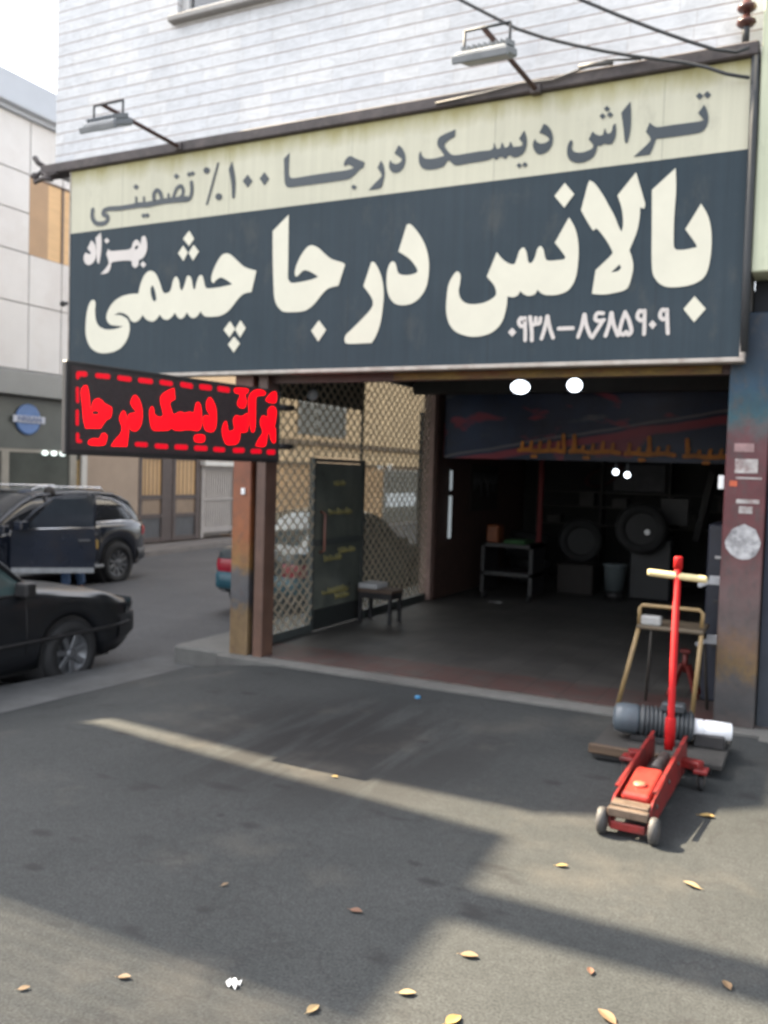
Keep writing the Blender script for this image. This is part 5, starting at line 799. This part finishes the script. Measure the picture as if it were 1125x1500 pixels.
# ------------------------------------------------------------------ vehicles
M_tyre = M_rub; M_rim = mat('alloy', (.17, .175, .185), .35, .12, 8, 0, .6)
M_cg = mat('car_glass', (.025, .032, .032), .05, .2, 2, spec=.8)
def interp(pts, x):
    if x <= pts[0][0]: return pts[0][1]
    for a, b in zip(pts, pts[1:]):
        if x <= b[0]:
            t = (x-a[0])/(b[0]-a[0]); t = t*t*(3-2*t)*.5+t*.5; return a[1]+(b[1]-a[1])*t
    return pts[-1][1]
def car(name, label, cat_, loc, rz, sp, paint, glassm, trim):
    T = thing(name, label, cat_, loc, rz); L, Wd = sp['L'], sp['W']/2; hl = L/2; wr = sp['r']
    xs = sorted(set([-hl+L*k/110 for k in range(111)])); zb0 = sp['zb']
    def halfw(x):
        e = (hl-abs(x))/.55; return Wd*(1-.20*max(0, 1-e)**2.2)
    def zbot(x):
        z = zb0+(.10*max(0, 1-(hl-abs(x))/.35))
        for wx in sp['wheels']:
            d = wr*1.16; 
            if abs(x-wx) < d: z = max(z, wr+math.sqrt(d*d-(x-wx)**2)*.98)
        return z
    def sec(x):
        w_ = halfw(x); zb = zbot(x); zt = interp(sp['top'], x); f = lambda t: zb+(zt-zb)*t
        half = [(w_*.80, zb), (w_*.955, zb+.005), (w_*.985, f(.25)), (w_, f(.52)), (w_*.99, f(.78)), (w_*.955, zt-.045 if zt-.045 > f(.79) else f(.88)), (w_*.90, zt-.008), (w_*.55, zt+.018), (0, zt+.028)]
        return [(x, y, z) for y, z in half]+[(x, -y, z) for y, z in half[-2::-1]]
    S_ = [sec(x) for x in xs]; mb = MB(); mb.grid(lambda i, j: S_[i][j], len(xs), len(S_[0])); mb.poly(S_[0]); mb.poly(S_[-1][::-1])
    body = obj('body', mb, paint, T, True, fixn=True)
    # wheel wells and underside
    mb = MB(); mb.box(-hl+.3, hl-.3, -Wd*.78, Wd*.78, zb0-.06, zb0+.12)
    for wx in sp['wheels']: mb.lathe([(wr*1.14, -Wd*.93), (wr*1.14, Wd*.93)], (wx, 0, wr), (0, 1, 0), 28)
    obj('underbody', mb, M_black, T, True)
    g = sp['gh']; gx0, r0, r1, gx1, zr = g; N_ = 48; tum = sp.get('tum', .30)
    def roofz(x):
        if x < r0: t = (x-gx0)/(r0-gx0); return interp(sp['top'], x)*(1-t)+zr*t if False else interp(sp['top'], x)+(zr-interp(sp['top'], x))*(1-(1-t)**1.25)
        if x > r1: t = (gx1-x)/(gx1-r1); return interp(sp['top'], x)+(zr-interp(sp['top'], x))*(1-(1-t)**1.18)
        t = (x-r0)/(r1-r0); return zr+.045*math.sin(PI*t)
    def gsec(x, grow=0.0):
        zt = roofz(x)+grow; bz = interp(sp['top'], x)-.02; wb = halfw(x)*.915+grow; ww = wb-(zt-bz)*tum
        half = [(wb, bz), ((wb+ww)/2+.015, (bz+zt)/2), (ww, max(bz, zt-.05)), (ww-.09, zt-.004), (ww*.45, zt+.02), (0, zt+.026)]
        return [(x, y, z) for y, z in half]+[(x, -y, z) for y, z in half[-2::-1]]
    gxs = [gx0+(gx1-gx0)*k/N_ for k in range(N_+1)]; Q = [gsec(x) for x in gxs]
    obj('windows', MB().grid(lambda i, j: Q[i][j], len(Q), len(Q[0])), glassm, T, True)
    rx = [r0-.02+(r1-r0+.04)*k/24 for k in range(25)]; Qr = [gsec(x, .007)[2:-2] for x in rx]
    obj('roof', MB().grid(lambda i, j: Qr[i][j], len(Qr), len(Qr[0])), paint, T, True)
    def side(x, t, s):                                   # point on the side glass, t from belt 0 to roof 1
        a = gsec(x, .006); p, q, r_ = a[0], a[1], a[2]
        if t < .5: k = t*2; v = [p[i]+(q[i]-p[i])*k for i in range(3)]
        else: k = (t-.5)*2; v = [q[i]+(r_[i]-q[i])*k for i in range(3)]
        return Vector((v[0], v[1]*s, v[2]))
    def roof_line(xa, xb, wd, nm, m):
        for s in (-1, 1): obj(nm, MB().tube([side(xa+(xb-xa)*k/10, 1.0, s) for k in range(11)], wd, 6), m, T, True)
    roof_line(gx0+.02, gx1-.02, .028, 'pillar', paint)
    for s in (-1, 1):
        for px in sp['pillars']: obj('door_pillar', MB().tube([side(px-.03*t, t, s) for t in (0, .25, .5, .75, 1)], .032, 6), paint if sp.get('bodypillar') else M_black, T, True)
        obj('belt_trim', MB().tube([side(gx0+.15+(gx1-gx0-.25)*k/16, .02, s) for k in range(17)], .012, 6), trim, T, True)
    for k, wx in enumerate(sp['wheels']):
        for s in (-1, 1):
            y = s*(Wd-.10)
            t = obj('wheel', MB().lathe([(wr*.62, -.10), (wr*.9, -.105), (wr, -.07), (wr, .07), (wr*.9, .105), (wr*.62, .10), (wr*.60, .0)], (wx, y, wr), (0, s, 0), 32, False), M_tyre, T, True)
            mb = MB(); mb.lathe([(wr*.64, .02), (wr*.64, .085), (wr*.58, .09), (wr*.56, .05), (wr*.16, .035)], (wx, y, wr), (0, s, 0), 32)
            for q in range(sp.get('spokes', 5)):
                a = 2*PI*q/sp.get('spokes', 5)+.3; mb.bar((wx+wr*.1*math.cos(a), y+s*.06, wr+wr*.1*math.sin(a)), (wx+wr*.59*math.cos(a), y+s*.075, wr+wr*.59*math.sin(a)), .055, .03, .006, (0, 1, 0))
            mb.lathe([(wr*.17, .03), (wr*.17, .085), (wr*.1, .095)], (wx, y, wr), (0, s, 0), 16)
            obj('rim', mb, M_rim, t, True)
    # doors seams, handles, side strip
    for s in (-1, 1):
        for px in sp['seams']: obj('door_seam', MB().tube([Vector((px, s*(halfw(px)*k+.001), zb0+(interp(sp['top'], px)-zb0)*t)) for k, t in ((.985, .22), (1.0, .5), (.99, .76), (.955, .93))], .005, 5), M_black, T, True)
        if sp.get('strip'): obj('side_strip', MB().tube([(x, s*(halfw(x)*1.0+.004), sp['strip']) for x in [-hl+.12+(L-.24)*k/40 for k in range(41)] if zbot(x) < sp['strip']-.02], .018, 6), M_black, T, True)
        for px in sp['handles']: obj('door_handle', MB().bar((px-.08, s*(Wd*.985+.012), sp['hz']), (px+.08, s*(Wd*.985+.012), sp['hz']), .022, .028, .006), sp.get('handlem', M_black), T, True)
    for s in (-1, 1):
        c = side(gx1-.22, .03, s); mb = MB(); mb.box(c.x-.05, c.x+.07, c.y+s*.10-.075, c.y+s*.10+.075, c.z-.01, c.z+.12, .025, seg=2); mb.bar(c, c+Vector((0, s*.06, .03)), .05, .04)
        obj('mirror', mb, paint if sp.get('bodymirror') else M_black, T, True)
    endx = lambda t_: hl if t_ <= .8 else hl-.55*(1-((1-min(t_, .9999))/.2)**(1/2.2))
    # bumpers follow the plan of the body ends
    for s, nm in ((1, 'front_bumper'), (-1, 'rear_bumper')):
        z0, z1 = sp['bump']; pts = []
        for k in range(21):
            a = -1+2*k/20; y = a*Wd*.985; x = s*(endx(abs(a)*.985)+.03); pts.append((x, y))
        mb = MB(); mb.grid(lambda i, j: (pts[i][0]-s*(0, 0, .05, .10)[(0, 1, 2, 3)[j]]*0+s*(-.03, .015, .015, -.03)[j], pts[i][1], (z0, z0+.03, z1-.03, z1)[j]), 21, 4); obj(nm, mb, sp['bumpm'], T, True)
    for s in (-1, 1):
        for fr, nm, m, zz in ((1, 'headlight', mat('headlight', (.05, .055, .06), .1, .1, 9, spec=.8), sp['hl']), (-1, 'tail_light', sp.get('tailm') or mat('tail_red', (.24, .012, .02), .25, .15, 9), sp['tl'])):
            mb = MB(); n = 9; y0, y1 = Wd*.50, Wd*.93
            mb.grid(lambda i, j: (fr*(endx((y0+(y1-y0)*i/(n-1))/Wd)+.022-(.02 if j in (0, 2) else 0)), s*(y0+(y1-y0)*i/(n-1))*(1.0), zz[0]+(zz[1]-zz[0])*j/2), n, 3); obj(nm, mb, m, T, True)
    mb = MB(); mb.box(-hl-.03, -hl+.0, -.26, .26, sp['tl'][0]-.02, sp['tl'][0]+.10); obj('plate', mb, mat('plate_white', (.5, .5, .5), .5), T, True)
    return T, side, halfw

SED = dict(L=4.40, W=1.70, r=.31, zb=.24, wheels=(-1.42, 1.25), top=[(-2.2, .80), (-2.12, .92), (-1.35, .97), (-.9, .94), (.6, .93), (.95, .925), (1.7, .84), (2.05, .74), (2.2, .66)], gh=(-1.62, -.82, .24, .88, 1.46), pillars=(-.95, -.22), seams=(-1.05, -.22, .72), handles=(-.85, -.02), hz=.80, strip=.50, bump=(.36, .60), bumpm=mat('bumper_black', (.022, .023, .025), .5, .2, 8), hl=(.60, .72), tl=(.60, .78), spokes=7)
M_blk = mat('black_paint', (.008, .009, .011), .34, .25, 1.2, spec=.45, coat=.1, dirt=(.02, .02, .022), dscale=2, damt=.35)
ZR = -.335; ZF = -.425
car('black_sedan', 'black sedan nosing in from the left edge beside the kerb', 'car', (-6.98, 4.72, ZR), R(90), SED, M_blk, mat('sedan_glass', (.055, .085, .085), .06, .35, 1.1, spec=.8), M_black)
SD2 = dict(SED); SD2['gh'] = (-1.62, -.82, .22, .90, 1.41); SD2['tailm'] = mat('tail_dark_red', (.30, .015, .03), .25, .15, 9); SD2['bumpm'] = mat('bumper_teal', (.022, .085, .115), .4, .15, 8)
car('teal_sedan', 'dark teal sedan parked behind the rusty post, seen from the rear', 'car', (-6.98, 12.35, ZR), R(90), SD2, mat('teal_paint', (.012, .024, .030), .3, .2, 1.5, coat=.4), mat('teal_glass', (.05, .065, .07), .08, .3, 2), M_black)
SUV = dict(L=4.75, W=1.90, r=.375, zb=.32, wheels=(-1.52, 1.38), top=[(-2.37, 1.06), (-2.25, 1.12), (-1.6, 1.14), (.5, 1.08), (1.05, 1.06), (1.8, .99), (2.2, .88), (2.37, .78)], gh=(-2.26, -1.72, .22, 1.22, 1.64), tum=.26, pillars=(-.95, .02), seams=(-1.05, .0, .95), handles=(-.9, .15), hz=.93, bump=(.40, .62), bumpm=mat('bumper_suv', (.02, .022, .028), .45, .2, 8), hl=(.72, .86), tl=(.86, 1.03), spokes=10, bodypillar=False, bodymirror=True, tailm=mat('tail_lit_red', (.45, .02, .05), .25, .1, 9))
M_suv = mat('suv_paint', (.016, .021, .034), .2, .25, .9, spec=.6, coat=.6, dirt=(.045, .035, .03), dscale=1.5, damt=.4)
V, vside, vhw = car('suv', 'dark blue SUV parked across the street with its front door open', 'car', (-12.25, 10.55, ZF), R(-90), SUV, M_suv, mat('suv_glass', (.02, .022, .026), .07, .3, 2, spec=.7), M_chrome)
mb = MB(); mb.tube([vside(-1.95, .12, 1), vside(-1.75, .55, 1), vside(-1.5, .80, 1), vside(-.95, .93, 1)], .013, 6); mb.tube([vside(-1.95, .12, 1), vside(-.95, .03, 1)], .013, 6); obj('chrome_window_surround', mb, M_chrome, V, True)
mb = MB()
for s in (-1, 1): obj('roof_rail', MB().tube([(-1.5, s*.58, 1.66), (-1.4, s*.58, 1.73), (.0, s*.58, 1.745), (.15, s*.58, 1.69)], .016, 6), M_chrome, V, True)
mb = MB(); mb.box(-1.15, .98, .90, .955, .335, .385, .006); obj('sill_trim', mb, M_steel, V, True)
# the open front door, hinged at its leading edge
HG = Vector((.83, .93, 0)); OA = R(48)
def dm(p): 
    q = Vector((-p[0]*math.cos(OA)-p[1]*math.sin(OA)*0, p[0]*math.sin(OA), p[2])); n = Vector((math.sin(OA), math.cos(OA), 0)); return HG+q+n*p[1]
def dprism(poly, y0, y1): return MB().prism([dm((x, y0, z)) for x, z in poly], dm((0, y1, 0))-dm((0, y0, 0)))
DW = 1.24
dr = obj('open_door', dprism([(0, .42), (0, 1.06), (.02, 1.10), (DW, 1.13), (DW+.03, .8), (DW, .42)], .0, .10), M_suv, V, True)
obj('door_window', dprism([(.18, 1.10), (.62, 1.58), (DW-.02, 1.63), (DW-.02, 1.13)], .035, .055), mat('suv_door_glass', (.03, .036, .046), .08, .2, 2, spec=.8), dr, True)
def dtube(pts, r, y=.045): return MB().tube([dm((x, y, z)) for x, z in pts], r, 6)
obj('window_frame', dtube([(.06, 1.09), (.36, 1.40), (.62, 1.60), (.8, 1.64), (DW, 1.65), (DW, 1.12)], .024), M_suv, dr, True)
obj('chrome_strip', dtube([(.1, 1.105), (DW, 1.135)], .014, .10), M_chrome, dr, True)
obj('sill_strip', dprism([(.02, .42), (.02, .50), (DW, .50), (DW, .42)], .10, .125), M_steel, dr, True)
obj('edge_reflector', dprism([(DW+.025, .80), (DW+.025, .95), (DW+.055, .93), (DW+.055, .80)], .02, .08), mat('reflector_amber', (.55, .33, .06), .4, .1, 6), dr, True)
c = dm((.16, .16, 1.12)); obj('mirror', MB().box(c.x-.08, c.x+.08, c.y-.10, c.y+.10, c.z-.03, c.z+.12, .03, seg=2), M_suv, dr, True)
obj('handle', dprism([(DW-.24, .92), (DW-.24, .95), (DW-.06, .955), (DW-.06, .925)], .10, .13), M_chrome, dr, True)

# ------------------------------------------------------------------ person behind the open door
def skin_body(name, verts, edges, radii, m, parent, root=0, sub=2):
    me = bpy.data.meshes.new(name); me.from_pydata(verts, edges, []); o = bpy.data.objects.new(name, me); COL.objects.link(o)
    md = o.modifiers.new('Skin', 'SKIN'); o.modifiers.new('Sub', 'SUBSURF').render_levels = sub; o.modifiers['Sub'].levels = sub
    if not me.skin_vertices: me.attributes  # layer is created with the modifier
    for i, r in enumerate(radii): me.skin_vertices[0].data[i].radius = (r, r) if not isinstance(r, tuple) else r
    me.skin_vertices[0].data[root].use_root = True
    dg = bpy.context.evaluated_depsgraph_get(); nm = bpy.data.meshes.new_from_object(o.evaluated_get(dg)); bpy.data.objects.remove(o)
    nm.name = name; nm.materials.clear(); nm.materials.append(m)
    for p in nm.polygons: p.use_smooth = True
    ob = bpy.data.objects.new(name, nm); COL.objects.link(ob); ob.parent = parent; return ob
PX, PY = -11.05, 10.72
PE = thing('person', 'person in blue jeans leaning into the SUV behind its open door, only the legs showing', 'person', (PX, PY, ZF), rz=R(90))
# local: +y faces the car seat (world -x)
V_ = [(0, 0, .90), (0, .10, 1.08), (0, .26, 1.26), (0, .38, 1.38), (0, .46, 1.46), (0, .52, 1.54),
      (-.10, 0, .86), (-.13, .03, .48), (-.15, -.02, .09), (-.16, .12, .05), (.10, 0, .86), (.14, .02, .48), (.17, -.04, .09), (.19, .10, .05),
      (-.18, .32, 1.34), (-.22, .52, 1.16), (-.20, .74, 1.14), (.18, .32, 1.34), (.22, .52, 1.16), (.20, .74, 1.14)]
E_ = [(0, 1), (1, 2), (2, 3), (3, 4), (4, 5), (0, 6), (6, 7), (7, 8), (8, 9), (0, 10), (10, 11), (11, 12), (12, 13), (3, 14), (14, 15), (15, 16), (3, 17), (17, 18), (18, 19)]
R_ = [.13, .13, .14, .09, .055, .06, .09, .065, .05, .04, .09, .065, .05, .04, .06, .045, .035, .06, .045, .035]
skin_body('body', V_, E_, R_, mat('skin', (.42, .26, .18), .55, .08, 6), PE)
obj('head', MB().ball((0, .57, 1.62), .10, (.82, 1, 1.2)).ball((0, .675, 1.60), .02, (.7, 1, 1)), MATS['skin'], PE, True); obj('hair', MB().ball((0, .55, 1.65), .105, (.86, 1, 1.05)), mat('hair', (.02, .015, .012), .6), PE, True)
M_jn = mat('blue_jeans', (.055, .10, .19), .85, .2, 18)
skin_body('jeans', [(0, 0, .92), (-.10, 0, .85), (-.13, .03, .48), (-.15, -.02, .10), (.10, 0, .85), (.14, .02, .48), (.17, -.04, .10)], [(0, 1), (1, 2), (2, 3), (0, 4), (4, 5), (5, 6)], [.15, .105, .085, .075, .105, .085, .075], M_jn, PE)
skin_body('shirt', [(0, .02, .98), (0, .12, 1.10), (0, .27, 1.27), (0, .38, 1.38), (-.18, .33, 1.34), (-.21, .48, 1.2), (.18, .33, 1.34), (.21, .48, 1.2)], [(0, 1), (1, 2), (2, 3), (3, 4), (4, 5), (3, 6), (6, 7)], [.155, .155, .165, .11, .08, .065, .08, .065], mat('dark_shirt', (.04, .04, .05), .85, .2, 9), PE)
for s in (-1, 1):
    x = -.155 if s < 0 else .18; y0 = -.02 if s < 0 else -.04
    obj('shoe', MB().box(x-.05, x+.05, y0-.08, y0+.19, .0, .085, .03, seg=3), M_black, PE, True)
